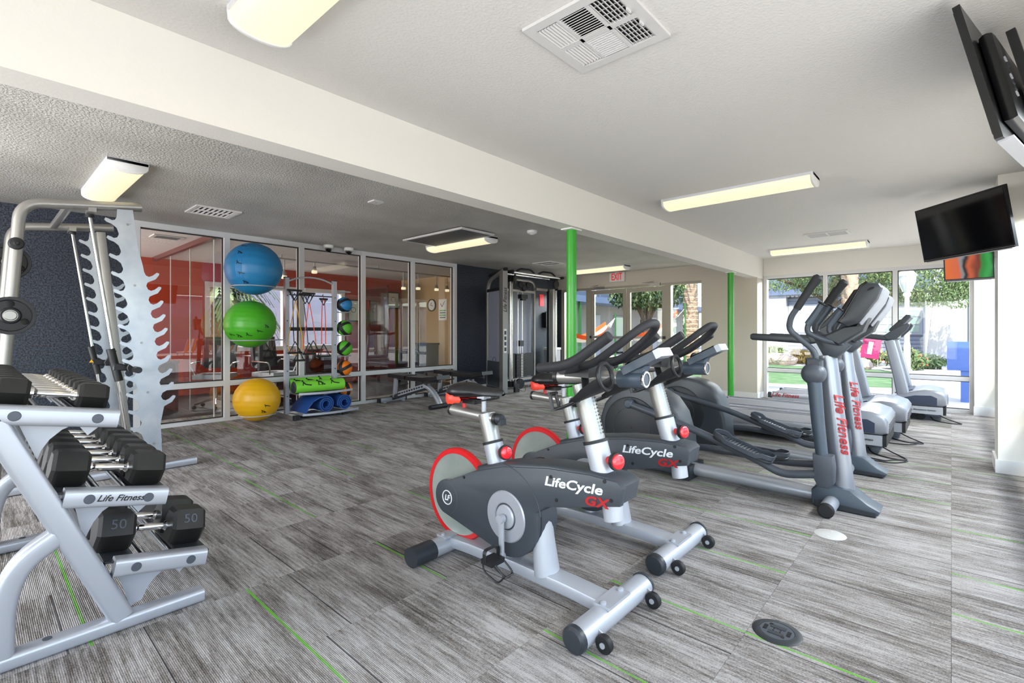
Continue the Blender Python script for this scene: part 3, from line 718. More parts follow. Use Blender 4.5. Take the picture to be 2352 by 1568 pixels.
    M().prism([P(.66, 1.165), P(.53, 1.235), P(.47, 1.245), P(.405, 1.375), P(.37, 1.365), P(.43, 1.20), P(.56, 1.105)], 'x', -.10, .10, bev=.012).obj('console_cradle', 'shell_dark', t)
    c = M(); c.prism([P(.545, 1.262), P(.515, 1.30), P(.425, 1.485), P(.392, 1.508), P(.332, 1.500), P(.315, 1.47), P(.34, 1.40), P(.43, 1.26), P(.50, 1.235)], 'x', -.235, .235, bev=.02, seg=2)
    co = c.obj('console', 'shell_dark', t)
    M().prism([P(.44, 1.255), P(.352, 1.40), P(.328, 1.47), P(.338, 1.494), P(.322, 1.49), P(.308, 1.465), P(.333, 1.39), P(.428, 1.242)], 'x', -.20, .20, bev=.006).obj('console_back', 'hood_silver', co)
    M().prism([P(.556, 1.262), P(.52, 1.315), P(.432, 1.492), P(.40, 1.515), P(.385, 1.508), P(.415, 1.48), P(.53, 1.25)], 'x', -.22, .22, bev=.008).obj('display', 'tv_black', co)
    for i in range(3):
        M().tube(arc2_3(-.2355, .36 - Y0, 1.455 - .006 * i, .012 + .010 * i), .0025, 5).obj('speaker_slot', 'vent_black', co)
    # foot arms and pedals on opposite cranks
    for s in (-1, 1):
        a = ph if s < 0 else ph + 180
        cy, cz = cr[0] + .215 * cos(R(a)), cr[1] + .215 * sin(R(a)); x = s * .195
        fy, fz = .645, .272 if a == ph else .255
        k = (cz - .30)
        pts = [Q(x, cy, cz), Q(x, 1.53, .30 + k * .52 + .0), Q(x, 1.02, .225 + k * .17), Q(x, .88, .205), Q(x, fy, fz - .02)]
        ar = M().tube(fillet(pts, .14, 6), .028, 14).obj('foot_arm', 'arm_grey', t)
        M().lathe([(0, .03), (.030, .028), (.040, .015), (.040, -.025), (.02, -.05), (0, -.05)], Q(x, cy, cz), (s, 0, 0), 18).obj('crank_joint', 'slate_plastic', ar)
        sl = math.atan2((.30 + k * .52) - (.225 + k * .17), .51)
        c0 = V(Q(x, 1.135, .225 + k * .24 + .062))
        mt = Matrix.Translation(c0) @ Euler((sl, 0, 0)).to_matrix().to_4x4()
        shape = []
        for i in range(28):
            an = 2 * pi * i / 28; shape.append((.085 * abs(cos(an)) ** .6 * (1 if cos(an) > 0 else -1), .215 * abs(sin(an)) ** .8 * (1 if sin(an) > 0 else -1)))
        p = M(); p.prism(shape, 'z', -.022, -.002, bev=.006)
        po2 = p.xf(mt).obj('pedal', 'shell_dark', ar)
        rim = M(); rim.sweep([(q[0], q[1], .002 + (.020 if q[1] < -.12 or q[1] > .13 else .0)) for q in shape], rrect(.007, .034, .003, 1), closed=True, up=(0, 0, 1)); rim.xf(mt).obj('pedal_rim', 'arm_grey', po2)
        tr = M()
        for i in range(14): tr.box((0, -.15 + .022 * i, .0), (.125 * (1 - .1 * abs(i - 7) / 7), .008, .006))
        tr.xf(mt).obj('tread', 'arm_grey', po2)
    return t
def arc2_3(x, y, z, r): return [(x, y + p[0], z + p[1]) for p in arc2(0, 0, r, 100, 20, 6)]
elliptical((3.98, 1.35, 0), 'grey elliptical trainer nearest the spin bikes, its near pedal raised', 92)
elliptical((5.07, 1.40, 0), 'grey elliptical trainer standing between the nearer elliptical and the treadmills', 72)

# ================================================================ TREADMILLS
def treadmill(loc, label, hr, lettered=False):
    t = thing('treadmill', label, 'treadmill', loc, 0, 'treadmills by the window wall')
    W = .82                                                    # local x 0..W, y 0 = front end
    up = [(.02, .20), (-.03, .22), (-.035, .335), (.0, .385), (.10, .420), (.20, .425), (.34, .39), (.50, .335), (.56, .30), (.56, .20)]
    h = M().prism(up, 'x', .0, W, bev=.035, seg=3).obj('motor_hood', 'hood_silver', t)
    for x0, x1 in ((-.003, .003), (W - .003, W + .003)):
        M().prism([(.07, .215), (.07, .315), (.13, .345), (.30, .335), (.46, .285), (.52, .255), (.52, .215)], 'x', x0, x1, bev=.002).obj('side_panel', 'hood_navy', h)
    M().box((W / 2, .42, .374), (W - .14, .20, .012), rot=(R(-17), 0, 0), bev=.004).obj('hood_tray', 'hood_navy', h)
    for i in range(4): M().box((W / 2, -.036, .235 + .022 * i), (W - .16, .006, .008), bev=.002).obj('vent_slot', 'belt_grey', h)
    b = M().box((W / 2, .30, .145), (W - .02, .60, .10), bev=.008).obj('base_frame', 'silver_light', t)
    text('lettering', 'FlexDeck Shock Absorption System', .030, 'text_black', b, frame((.008, .30, .148), (0, -1, 0), (0, 0, 1)), ext=.003)
    M().box((W / 2, -.005, .145), (W - .015, .03, .104), bev=.004).obj('front_plate', 'black_plastic', b)
    for x in (.12, W - .12):
        w = M(); w.lathe([(0, -.02), (.045, -.02), (.05, -.012), (.05, .012), (.045, .02), (0, .02)], (x, .24, .05), (1, 0, 0), 20); w.box((x, .30, .085), (.03, .14, .03), bev=.004); w.obj('transport_wheel', 'black_rubber', t)
    for x, nm in ((.055, 1), (W - .055, 0)):
        rl = M(); rl.sweep([(x, .50, .20), (x, 2.08, .198)], rrect(.11, .075, .014, 2)); r_ = rl.obj('side_rail', 'silver_paint', t)
        M().box((x, 1.30, .2375), (.085, 1.52, .004)).obj('foot_strip', 'belt_grey', r_)
        M().box((x, 2.09, .19), (.112, .05, .085), bev=.01).obj('rail_cap', 'shell_dark', r_)
        M().box((x, 1.95, .08), (.06, .08, .16), bev=.006).obj('rear_foot', 'black_rubber', r_)
        if lettered and nm: text('lettering', 'Life Fitness', .085, 'text_red', r_, frame((-.003, 1.87, .198), (0, -1, 0), (0, 0, 1)), ext=.003, shear=.3, bold=.001)
        M().box((x, 1.30, .145), (.09, 1.5, .05), bev=.004).obj('under_rail', 'silver_light', r_)
    M().box((W / 2, 1.29, .205), (W - .24, 1.56, .03), bev=.012).obj('running_belt', 'belt_grey', t)
    for x in (.035, W - .035):
        M().sweep([(x, .40, .22), (x, .475, .62), (x, .575, 1.075)], rrect(.135, .055, .02, 3), up=(1, 0, 0), scale=[(1.1, 1), (1, 1), (.9, 1)]).obj('upright', 'mast_silver', t)
        hb = M(); hb.sweep([(x, .515, 1.105), (x, .58, 1.108), (x, hr - .02, 1.142), (x, hr, 1.142)], rrect(.055, .082, .024, 3), scale=[1, 1, .92, .6]); hb.obj('handrail', 'shell_grey', t)
        M().prism([(.60, 1.085), (.64, 1.14), (.52, 1.235), (.375, 1.32), (.345, 1.29), (.38, 1.22), (.50, 1.09)], 'x', x - .032, x + .032, bev=.008).obj('console_arm', 'shell_grey', t)
    M().box((W / 2, .52, 1.13), (W - .08, .07, .06), bev=.015).obj('cross_bar', 'shell_grey', t)
    M().prism([(.565, 1.20), (.585, 1.215), (.46, 1.355), (.395, 1.435), (.35, 1.428), (.345, 1.395), (.46, 1.25)], 'x', .10, W - .10, bev=.012).obj('console', 'shell_dark', t)
    M().prism([(.581, 1.225), (.587, 1.23), (.465, 1.37), (.459, 1.363)], 'x', .15, W - .15).obj('display', 'tv_screen', t)
    c = M(); c.tube(spline([(.25, .10, .09), (.20, -.02, .03), (.10, -.12, .008), (-.02, -.17, .007), (-.06, -.08, .008), (.0, .02, .008), (.10, .10, .01), (.18, .14, .04)], 6), .006, 6)
    c.obj('power_cord', 'black_rubber', t)
    return t
treadmill((5.85, .48, 0), 'silver treadmill with long grey handrails, directly behind the second elliptical', 1.20)
treadmill((6.80, .39, 0), 'silver treadmill in the middle of the treadmill row', .93)
treadmill((8.56, .07, 0), 'silver treadmill with red lettered side rail, farthest one against the window wall', .90, True)
for (pts, lab) in (([(5.62, .62, .006), (5.60, .42, .006), (5.68, .34, .006), (5.78, .30, .006), (5.74, .40, .006), (5.66, .46, .006), (5.70, .58, .006)], 'black power cord lying on the carpet beside the nearest treadmill'),
                   ([(6.62, .66, .006), (6.60, .44, .006), (6.66, .30, .006), (6.80, .26, .006), (6.76, .34, .006)], 'black power cord coiled on the carpet in front of the middle treadmill')):
    tag(M().tube(spline(pts, 6), .0055, 6).obj('power_cord', 'black_rubber'), lab, 'cord')

# ================================================================ DUMBBELL RACK
def dumbbell_rack():
    t = thing('dumbbell_rack', 'silver three tier dumbbell rack at the left edge of the room', 'rack', (.35, 3.15, 0))
    OX, OY = .35, 3.15
    def fr(y):
        f = bpy.data.objects.new('end_frame', None); COL.objects.link(f); f.parent = t
        def Q(x, z, yy=y): return (x - OX, yy - OY, z)
        M().sweep([Q(-.42, .030), Q(.695, .030)], rrect(.075, .055, .016, 3)).obj('foot', 'silver_paint', f)
        M().sweep([Q(.408, .05), Q(.03, .93)], rrect(.078, .075, .018, 3), up=(0, 1, 0)).obj('post', 'silver_paint', f)
        M().sweep(fillet([Q(.235, .445), Q(.115, .365), Q(.074, .235), Q(.070, .05)], .09, 5), rrect(.070, .072, .016, 3), up=(0, 1, 0)).obj('brace', 'silver_paint', f)
        for k, (x0, z0, x1, z1) in enumerate(((-.10, .935, .395, .851), (.232, .570, .557, .503), (.382, .257, .703, .196))):
            b = M().sweep([Q(x0, z0), Q(x1, z1)], rrect(.075, .070, .016, 3)).obj('tier_bar', 'silver_paint', f)
            L = V((x1 - x0, 0, z1 - z0)); u = L.normalized()
            for q in ((.105, .335), (.075, .265), (.07, .265))[k]:
                p = V(Q(x0 + (.0 if k else .10), z0 - (0 if k else .017))) + u * q
                M().lathe([(0, .003), (.016, .0025), (.018, 0), (.018, -.004), (0, -.004)], p + V((0, -.0375, 0)), (0, -1, 0), 18).obj('plug', 'arm_grey', b)
            if k == 1 and y < 3:
                text('lettering', 'Life Fitness', .034, 'text_black', b, frame(V(Q(.402, .536)) + V((0, -.0378, 0)), (u.x, 0, u.z), (-u.z, 0, u.x)), shear=.35, bold=.0005)
            g = ([(.115, .865), (.285, .845), (.235, .822), (.20, .79), (.178, .755), (.166, .72)], [(.27, .53), (.40, .505), (.355, .475), (.328, .44), (.31, .40), (.300, .37)], [(.405, .20), (.575, .175), (.53, .145), (.502, .11), (.485, .07), (.445, .055)])[k]
            M().prism([(p[0] - OX, p[1]) for p in g], 'y', y + .045 - OY, y + .052 - OY).obj('gusset', 'silver_light', f)
            g = [(x1 - .115, z1 - .015), (x1 - .045, z1 - .028), (x1 - .085, z1 - .062)]
            M().prism([(p[0] - OX, p[1]) for p in g], 'y', y + .045 - OY, y + .052 - OY).obj('gusset', 'silver_light', f)
        M().lathe([(0, .002), (.014, .002), (.014, -.002), (0, -.002)], Q(.19, .0585), (0, 0, 1), 14).obj('plug', 'arm_grey', f)
    y1 = 3.82
    fr(2.498); fr(y1)
    for x0, z0, x1, z1, nm in ((.05, .93, .395, .872, 1), (.232, .592, .557, .528, 2), (.382, .280, .703, .220, 3)):
        sl = math.atan2(z0 - z1, x1 - x0)
        hc, Lx = {1: (.1175, .345), 2: (.1285, .325), 3: (.1325, .321)}[nm]
        for q in (.5 - (hc + .004) / Lx, .5 + (hc - .004) / Lx):
            x = x0 + (x1 - x0) * q; z = z0 + (z1 - z0) * q
            b = M(); L = y1 - 2.50
            b.box((0, 0, -.004), (.104, L, .008)); b.box((-.049, 0, -.014), (.006, L, .02)); b.box((.049, 0, -.014), (.006, L, .02))
            b.xf(Matrix.Translation((x - OX, (y1 + 2.50) / 2 - OY, z - .002)) @ Euler((0, sl, 0)).to_matrix().to_4x4())
            b.obj('saddle_tray', 'shell_dark', t)
        for q in (.36, .66):
            x = x0 + (x1 - x0) * q; z = z0 + (z1 - z0) * q + .012
            M().cyl((x - OX, 2.52 - OY, z - .035), (x - OX, y1 - OY, z - .035), .014, n=12).obj('rail_tube', 'chrome', t)
dumbbell_rack()

def dumbbell(r, hl, ln, label):
    t = thing('dumbbell', label, 'dumbbell', (0, 0, 0), 0, 'black hex dumbbells on the rack')
    for s in (-1, 1):
        c = .012; h = hl
        m = M(); m.lathe([(0, -h/2), (r * .80, -h/2), (r * .96, -h/2 + c), (r, -h/2 + 2.2 * c), (r, h/2 - 2.2 * c), (r * .96, h/2 - c), (r * .80, h/2), (0, h/2)], (s * (ln/2 - h/2), 0, 0), (1, 0, 0), 6)
        m.obj('head', 'dumbbell_rubber', t, ang=25)
    g = ln/2 - hl
    m = M(); m.lathe([(.014, -g - .004), (.022, -g), (.022, -g + .012), (.0135, -g + .022), (.0145, -g * .5), (.0172, 0), (.0145, g * .5), (.0135, g - .022), (.022, g - .012), (.022, g), (.014, g + .004)], (0, 0, 0), (1, 0, 0), 14)
    m.obj('handle', 'chrome', t)
    return t
WORDS = ['first', 'second', 'third', 'fourth', 'fifth', 'sixth', 'seventh', 'eighth', 'ninth', 'tenth']
def place_dumbbells():
    for (x0, z0, x1, z1, n, y0, dy, r, hl, ln, nm) in ((.05, .93, .395, .872, 9, 2.625, .138, .060, .095, .330, 'top'), (.232, .592, .557, .528, 7, 2.64, .172, .079, .118, .375, 'middle'), (.382, .280, .703, .220, 2, 2.66, .19, .089, .130, .395, 'bottom')):
        sl = math.atan2(z0 - z1, x1 - x0); proto = None
        cx, cz = (x0 + x1) / 2 - .004, (z0 + z1) / 2
        for i in range(n):
            if n == 2: lab = ('black hex dumbbell marked 50 at the near end of the bottom tier', 'second black hex dumbbell on the bottom tier, behind the nearest one')[i]
            elif i == 0: lab = 'black hex dumbbell nearest the camera on the %s tier of the rack' % nm
            elif i == n - 1: lab = 'black hex dumbbell farthest along the %s tier of the rack' % nm
            else: lab = '%s black hex dumbbell from the near end of the %s tier' % (WORDS[i], nm)
            p = (cx, y0 + dy * i, cz + r * .866 * cos(sl) + .002)
            if proto is None: d = proto = dumbbell(r, hl, ln, lab)
            else: d = dup(proto, p, None, lab)
            d.location = p; d.rotation_euler = (0, sl, 0)
        if n == 2:
            for s in (-1, 1):
                hx = s * (ln/2 - hl/2); nrm = V((0, -.866, .5))
                text('weight_mark', '50', .056, 'arm_grey', proto, frame(V((hx, 0, 0)) + nrm * (r * .866 + .0008), (1, 0, 0), (0, .5, .866)), ext=.0016)
place_dumbbells()

# ================================================================ SMITH MACHINE
def smith():
    t = thing('smith_machine', 'tall silver guided barbell machine with toothed bar plates behind the dumbbells', 'weight machine', (.75, 5.7, 0))
    OX, OY = .75, 5.7
    def Q(x, y, z): return (x - OX, y - OY, z)
    def plate(y, th):
        out = []
        A = V((.848, 2.20)); B = V((1.056, .05)); ax = (B - A); L = ax.length; ax.normalize(); pr = V((ax.y, -ax.x)) * -1     # ax runs down, pr to +x
        if pr.x < 0: pr = -pr
        def pt(w, h): p = A + ax * h + pr * w; return (p.x - OX, p.y)
        right = [(.052, 0), (.055, .30), (.075, .46)]
        for i in range(10):
            h = .56 + .118 * i; w = .078 + .004 * min(i, 4)
            right += [(w, h - .050), (w + .010, h - .020), (w + .030, h - .008), (w + .058, h - .018), (w + .088, h - .042), (w + .104, h - .036), (w + .102, h - .022), (w + .074, h + .014), (w + .040, h + .028), (w + .014, h + .040)]
        right += [(.07, 1.80), (.058, 2.0), (.05, L)]
        left = [(-.045, L), (-.05, 1.95)]
        for i in range(12, -1, -1):
            h = .10 + .143 * i; w = .058
            left += [(-w - .002, h + .085), (-w - .010, h + .050), (-w - .036, h + .022), (-w - .070, h + .004), (-w - .082, h - .012), (-w - .074, h - .028), (-w - .055, h - .020), (-w - .035, h - .008), (-w - .014, h - .014), (-w - .002, h - .036), (-w, h - .050)]
        left += [(-.05, 0)]
        poly = [pt(*p) for p in right + left]
        return M().prism(poly, 'y', y - OY, y + th - OY)
    ys = ((5.04, 5.10, 1), (6.38, 6.32, -1))
    for y, yu, s in ys:
        f = bpy.data.objects.new('side_frame', None); COL.objects.link(f); f.parent = t
        tp = plate(y if s > 0 else y + .05, .012).obj('toothed_plate', 'galvanised', f)
        for h in (.12, .62, 1.10, 1.52, 1.96):
            p = V((.848, 2.20)).lerp(V((1.056, .05)), h / 2.16)
            M().lathe([(0, .006), (.007, .006), (.009, 0), (.009, -.004), (0, -.004)], Q(p.x + .005, y if s > 0 else y + .05, p.y), (0, -1, 0), 10).obj('bolt', 'brushed_steel', tp)
        M().sweep([Q(.868, yu, 2.19), Q(1.085, yu, .06)], rrect(.075, .055, .012, 2), up=(0, 1, 0)).obj('upright', 'brushed_steel', f)
        tb = M(); tb.sweep(fillet([Q(.10, yu, .03), Q(.172, yu, 1.08), Q(.245, yu, 2.15), Q(.50, yu, 2.186), Q(.966, yu, 2.25)], .16, 7), circ(.037, 16)); tb.obj('main_tube', 'brushed_steel', f)
        M().sweep([Q(.02, yu, .034), Q(1.37, yu, .034)], rrect(.07, .06, .014, 2)).obj('foot', 'silver_paint', f)
        M().cyl(Q(.648, yu + s * .10, 2.13), Q(.925, yu + s * .10, .06), .0135, n=14).obj('guide_rod', 'chrome', f)
        M().lathe([(.018, .0), (.030, .0), (.030, .022), (.018, .022)], Q(.648, yu + s * .10, 2.125), (-.13, 0, 1), 16).obj('rod_collar', 'black_rubber', f)
        M().box(Q(.648, yu + s * .05, 2.17), (.05, .16, .035), bev=.006).obj('rod_bracket', 'brushed_steel', f)
        for z in ((1.313, .85) if s > 0 else (1.835, 1.313, .85)):
            x = .172 + (z - 1.08) * .068
            pg = M(); pg.cyl(Q(x, yu, z), Q(x, yu - s * .16, z), .024, n=16); pg.lathe([(0, 0), (.030, 0), (.034, .006), (.030, .014), (0, .014)], Q(x, yu - s * .16, z), (0, -s, 0), 18)
            pg.obj('storage_peg', 'brushed_steel', f)
        if s > 0: M().lathe([(0, .03), (.012, .03), (.016, .022), (.036, .018), (.044, .006), (.044, -.03), (0, -.03)], Q(.222, yu - .050, 1.84), (0, -1, 0), 20).obj('bumper', 'black_rubber', f)
    M().sweep([Q(.52, 5.10, 2.19), Q(.52, 6.32, 2.19)], rrect(.05, .05, .01, 2)).obj('cross_brace', 'brushed_steel', t)
    for z in (.10, .55): M().sweep([Q(.115, 5.10, z), Q(.115, 6.32, z)], rrect(.06, .06, .012, 2)).obj('cross_brace', 'brushed_steel', t)
    # the guided bar
    b = bpy.data.objects.new('guided_bar', None); COL.objects.link(b); b.parent = t
    xb, zb = .915, .885
    M().cyl(Q(xb, 4.96, zb), Q(xb, 6.46, zb), .015, n=14).obj('bar', 'black_plastic', b)
    for y in (4.98, 6.44): M().cyl(Q(xb, y - .06, zb), Q(xb, y + .06, zb), .026, n=16).obj('bar_sleeve', 'black_plastic', b)
    for y in (5.20, 6.22):
        M().cyl(Q(.778, y, 1.055), Q(.835, y, .785), .030, n=18).obj('linear_sleeve', 'black_plastic', b)
        h = M(); h.prism([(p[0] - OX, p[1]) for p in ((.87, .90), (.935, 1.02), (.965, 1.01), (.93, .92), (.935, .865), (.88, .865))], 'y', y - .10 - OY, y - .075 - OY, bev=.003)
        h.obj('catch_hook', 'black_plastic', b)
        M().prism([(p[0] - OX, p[1]) for p in ((.79, .945), (.93, .905), (.93, .865), (.79, .875))], 'y', y - .03 - OY, y + .03 - OY, bev=.008).obj('bar_bracket', 'black_plastic', b)
        if y > 6: M().prism([(.765 - OX, .90), (.80 - OX, .90), (.783 - OX, .93)], 'y', y - .034 - OY, y - .031 - OY).obj('warning_label', 'ball_yellow', b)
    return t
smith()
def weight_plate(loc, r, label):
    t = thing('weight_plate', label, 'weight plate', loc, 0, 'black plates stored on the barbell machine')
    M().lathe([(.028, -.02), (.05, -.024), (.06, -.014), (r * .80, -.011), (r * .84, -.02), (r * .98, -.02), (r, -.012), (r, .012), (r * .98, .02), (.028, .02)], (0, 0, 0), (0, 1, 0), 44).obj('disc', 'weight_iron', t)
    M().lathe([(.026, -.027), (.040, -.027), (.040, -.018), (.026, -.018)], (0, 0, 0), (0, 1, 0), 28).obj('hub_ring', 'brushed_steel', t)
    for k in range(3):
        a = R(90 + 120 * k); c = (r * .62 * cos(a), -.013, r * .62 * sin(a))
        M().ball(c, (r * .17, .006, r * .17), 16, 8).obj('grip_hollow', 'vent_black', t)
    return t
weight_plate((.188, 4.985, 1.313), .135, 'black round weight plate on the front peg, left of the picture')
weight_plate((.224, 6.42, 1.835), .16, 'black weight plate half hidden behind the far left upright')

# ================================================================ BALL AND MAT RACK
def ball_rack():
    t = thing('ball_rack', 'silver storage rack for balls, bands and mats before the office glass', 'rack', (3.28, 6.85, 0))
    OX, OY = 3.28, 6.85
    def Q(x, y, z): return (x - OX, y - OY, z)
    for x in (2.93, 3.635):
        u = M().box(Q(x, 6.85, 1.0), (.055, .06, 1.90), bev=.01, seg=2).obj('upright', 'silver_paint', t)
        M().box(Q(x, 6.85, 1.952), (.058, .063, .012), bev=.003).obj('end_cap', 'black_plastic', u)
        M().box(Q(x, 6.82, .035), (.07, .56, .06), bev=.01).obj('foot', 'brushed_steel', t)
        M().box(Q(x, 6.545, .037), (.075, .05, .066), bev=.01).obj('foot_cap', 'black_rubber', t)
        for z in (.3, .65, 1.0, 1.35, 1.7): M().lathe([(0, .004), (.008, .004), (.008, 0), (0, 0)], Q(x, 6.82, z), (0, -1, 0), 10).obj('bolt', 'black_plastic', u)
    M().tube(spline([Q(2.95, 6.85, 1.90), Q(3.10, 6.85, 1.955), Q(3.28, 6.85, 1.975), Q(3.46, 6.85, 1.955), Q(3.615, 6.85, 1.90)], 5), .012, 10).obj('top_arch', 'silver_light', t)
    M().sweep([Q(2.95, 6.85, 1.235), Q(3.615, 6.85, 1.235)], rrect(.012, .05, .003, 1)).obj('cross_bar', 'black_plastic', t)
    M().tube([Q(2.95, 6.87, 1.715), Q(3.615, 6.87, 1.715)], .008, 8).obj('hook_bar', 'black_plastic', t)
    for x in (3.02, 3.21, 3.43): M().tube(fillet([Q(x, 6.87, 1.715), Q(x, 6.80, 1.715), Q(x, 6.79, 1.74)], .02, 3), .006, 8).obj('hook', 'black_plastic', t)
    for (cx, z, r) in ((2.505, 1.79, .257), (2.462, 1.085, .234), (2.545, .10, .214)):
        m = M(); m.torus(Q(cx, 6.85, z), r, .0075, (0, 0, 1), 44, 8)
        m.tube([Q(cx + r, 6.85, z), Q(2.91, 6.85, z)], .008, 8); m.obj('ball_ring', 'silver_light', t)
    for z in (1.80, 1.49, 1.14, .83, .53, .21):
        m = M(); m.torus(Q(3.80, 6.85, z), .088, .006, (0, 0, 1), 28, 8); m.tube([Q(3.65, 6.85, z), Q(3.72, 6.85, z)], .008, 8); m.obj('ball_ring', 'silver_light', t)
    for z, y0, x0, x1 in ((.335, 6.62, 3.0, 3.80), (.055, 6.55, 3.02, 3.86)):
        sh = []
        for i in range(13):
            u = i / 12; x = x0 + (x1 - x0) * u; sh.append((x - OX, y0 - .09 * sin(pi * u) - OY))
        sh += [(x1 - OX, 7.0 - OY), (x0 - OX, 7.0 - OY)]
        m = M(); m.prism(sh, 'z', z - .008, z); s = m.obj('shelf', 'silver_light', t)
        if z > .2: M().tube([(x0 - OX + .02, 6.92 - OY, z + .028), (x1 - OX - .02, 6.92 - OY, z + .028)], .022, 10).obj('shelf_bar', 'silver_light', s)
        lip = M(); lip.sweep([(p[0], p[1], z + .006) for p in sh[:13]], rrect(.006, .032, .002, 1)); lip.obj('shelf_lip', 'silver_light', s)
ball_rack()
def figure_marks(par, pts, m='text_black'):
    """small printed exercise figures: head, trunk, arm and leg strokes lying on the surface"""
    for (o, ux, uy, s, kind) in pts:
        F = frame(o, ux, uy); b = M()
        st = {0: [((-.9, .25), (.2, .05), .14), ((.2, .05), (.95, -.25), .11), ((-.75, .2), (-.85, -.4), .10), ((.95, -.25), (1.05, -.1), .08)],
              1: [((-.7, .5), (.1, .2), .14), ((.1, .2), (.2, -.5), .12), ((.1, .2), (.8, -.45), .11), ((-.6, .45), (-.7, -.4), .10), ((-.9, -.42), (.9, -.42), .04)],
              2: [((-.8, .55), (-.3, -.1), .13), ((-.3, -.1), (.9, -.35), .12), ((-.75, .45), (-1.0, -.35), .09), ((.9, -.35), (1.0, -.2), .07)]}[kind]
        for a, c, w in st: b.sweep([(a[0] * s, a[1] * s, 0), (c[0] * s, c[1] * s, 0)], rrect(w * s * 2.2, .0016, .0003, 1), up=(0, 0, 1))
        hd = {0: (-1.05, .45), 1: (-.9, .68), 2: (-.88, .78)}[kind]
        b.lathe([(0, .0008), (.2 * s, .0008), (.2 * s, -.0008), (0, -.0008)], (hd[0] * s, hd[1] * s, 0), (0, 0, 1), 12)
        b.xf(F); b.obj('printed_figure', m, par)
def big_ball(loc, r, m, label, ribs, marks):
    t = thing('stability_ball', label, 'exercise ball', loc, 0, 'stability balls on the rack')
    n = 48; prof = []
    for i in range(65):
        a = -pi / 2 + pi * i / 64; k = 1 + (.0035 * sin(i * ribs) if 6 < i < 58 else 0)
        prof.append((max(0, r * k * cos(a)) if 0 < i < 64 else 0, r * k * sin(a) * .985))
    b = M().lathe(prof, (0, 0, 0), (.12, .1, 1), n).obj('bladder', m, t, ang=60)
    if m == 'ball_blue':                                  # printed band of figures running down the side facing the room
        st = M(); w = .095
        P = lambda az, el, k=1.0: V((r * k * cos(el) * cos(az), r * k * cos(el) * sin(az), r * k * .985 * sin(el)))
        az0 = R(-140)
        for i in range(16):
            e0, e1 = R(-38 + 6.6 * i), R(-38 + 6.6 * (i + 1))
            q = [P(az0 + (-1) ** 0 * -.13 / max(.3, cos(e0)) * .9, e0, 1.006), P(az0 + .13 / max(.3, cos(e0)) * .9, e0, 1.006), P(az0 + .13 / max(.3, cos(e1)) * .9, e1, 1.006), P(az0 - .13 / max(.3, cos(e1)) * .9, e1, 1.006)]
            st.quad(*q)
        st.obj('printed_band', 'med_blue', t, smooth=False)
    pts = []
    for i, (az, el) in enumerate(marks):
        az, el = R(az), R(el); nrm = V((cos(el) * cos(az), cos(el) * sin(az), sin(el) * 1.0))
        o = V((r * nrm.x, r * nrm.y, r * .985 * nrm.z)) * 1.010; x = V((-sin(az), cos(az), 0)); y = nrm.cross(x)
        pts.append((o, x, y, .034, i % 3))
    figure_marks(t, pts)
    M().lathe([(0, .004), (.012, .003), (.014, 0), (0, -.004)], V((r * cos(R(-120)) * cos(R(22)), r * sin(R(-120)) * cos(R(22)), r * .985 * sin(R(22)))), V((cos(R(-120)), sin(R(-120)), .4)), 12).obj('valve', m, t)
big_ball((2.505, 6.85, 2.025), .345, 'ball_blue', 'large blue exercise ball, uppermost of the three big balls', 1.1, [(-140, 52), (-140, 30), (-138, 6), (-134, -16), (-128, -36)])
big_ball((2.462, 6.85, 1.297), .312, 'ball_green', 'green exercise ball between the blue and the yellow ball', 1.5, [(-155, -27), (-135, -30), (-112, -27), (-88, -18), (-72, -6)])
big_ball((2.545, 6.85, .298), .287, 'ball_yellow', 'yellow exercise ball, lowest of the three, close to the floor', 1.3, [(-85, -12), (-92, -28)])
def med_ball(z, m, rot, label):
    t = thing('medicine_ball', label, 'medicine ball', (3.80, 6.85, z), 0, 'medicine balls on the rack')
    r = .115
    M().ball((0, 0, 0), r, 28, 18).obj('shell', m, t)
    b = M(); q = Euler(rot).to_matrix()
    for k, (tilt, w) in enumerate(((0, .030), (R(72), .024))):
        n = 40; A = []; B = []
        for i in range(n):
            a = 2 * pi * i / n
            row = []
            for o in (-w, -w / 2, 0, w / 2, w):
                p = V((cos(a), sin(a), o / r)); p.normalize(); p = Euler((tilt, 0, .4 * k)).to_matrix() @ p
                row.append(b.b.verts.new((q @ p) * r * 1.016))
            A.append(row)
        for i in range(n):
            j = (i + 1) % n
            for c in range(4): b.b.faces.new((A[i][c], A[i][c+1], A[j][c+1], A[j][c]))
    b.obj('grip_band', 'black_rubber', t)
    mk = M(); d = V((-.62, -.78, .08)).normalized(); F = frame(d * r * 1.014, (.78, -.62, 0), (0, 0, 1))
    mk.prism([(-.02, .0), (-.008, -.012), (.024, .014), (-.008, -.002), (-.014, .006)], 'z', -.0008, .0008); mk.xf(F); mk.obj('printed_mark', 'text_black', t)
for z, m, rot, lab in ((1.605, 'med_blue', (R(62), R(20), 0), 'blue and black medicine ball at the top of the side rings'), (1.253, 'med_green', (R(60), R(30), .3), 'green medicine ball directly under the blue one'),
                       (.945, 'med_green', (R(80), R(-12), .2), 'green medicine ball above the two orange ones'), (.645, 'med_orange', (R(85), R(8), .5), 'orange medicine ball under the lower green one'), (.325, 'med_orange', (R(20), R(80), .4), 'orange medicine ball lowest on the side rings')):
    med_ball(z, m, rot, lab)
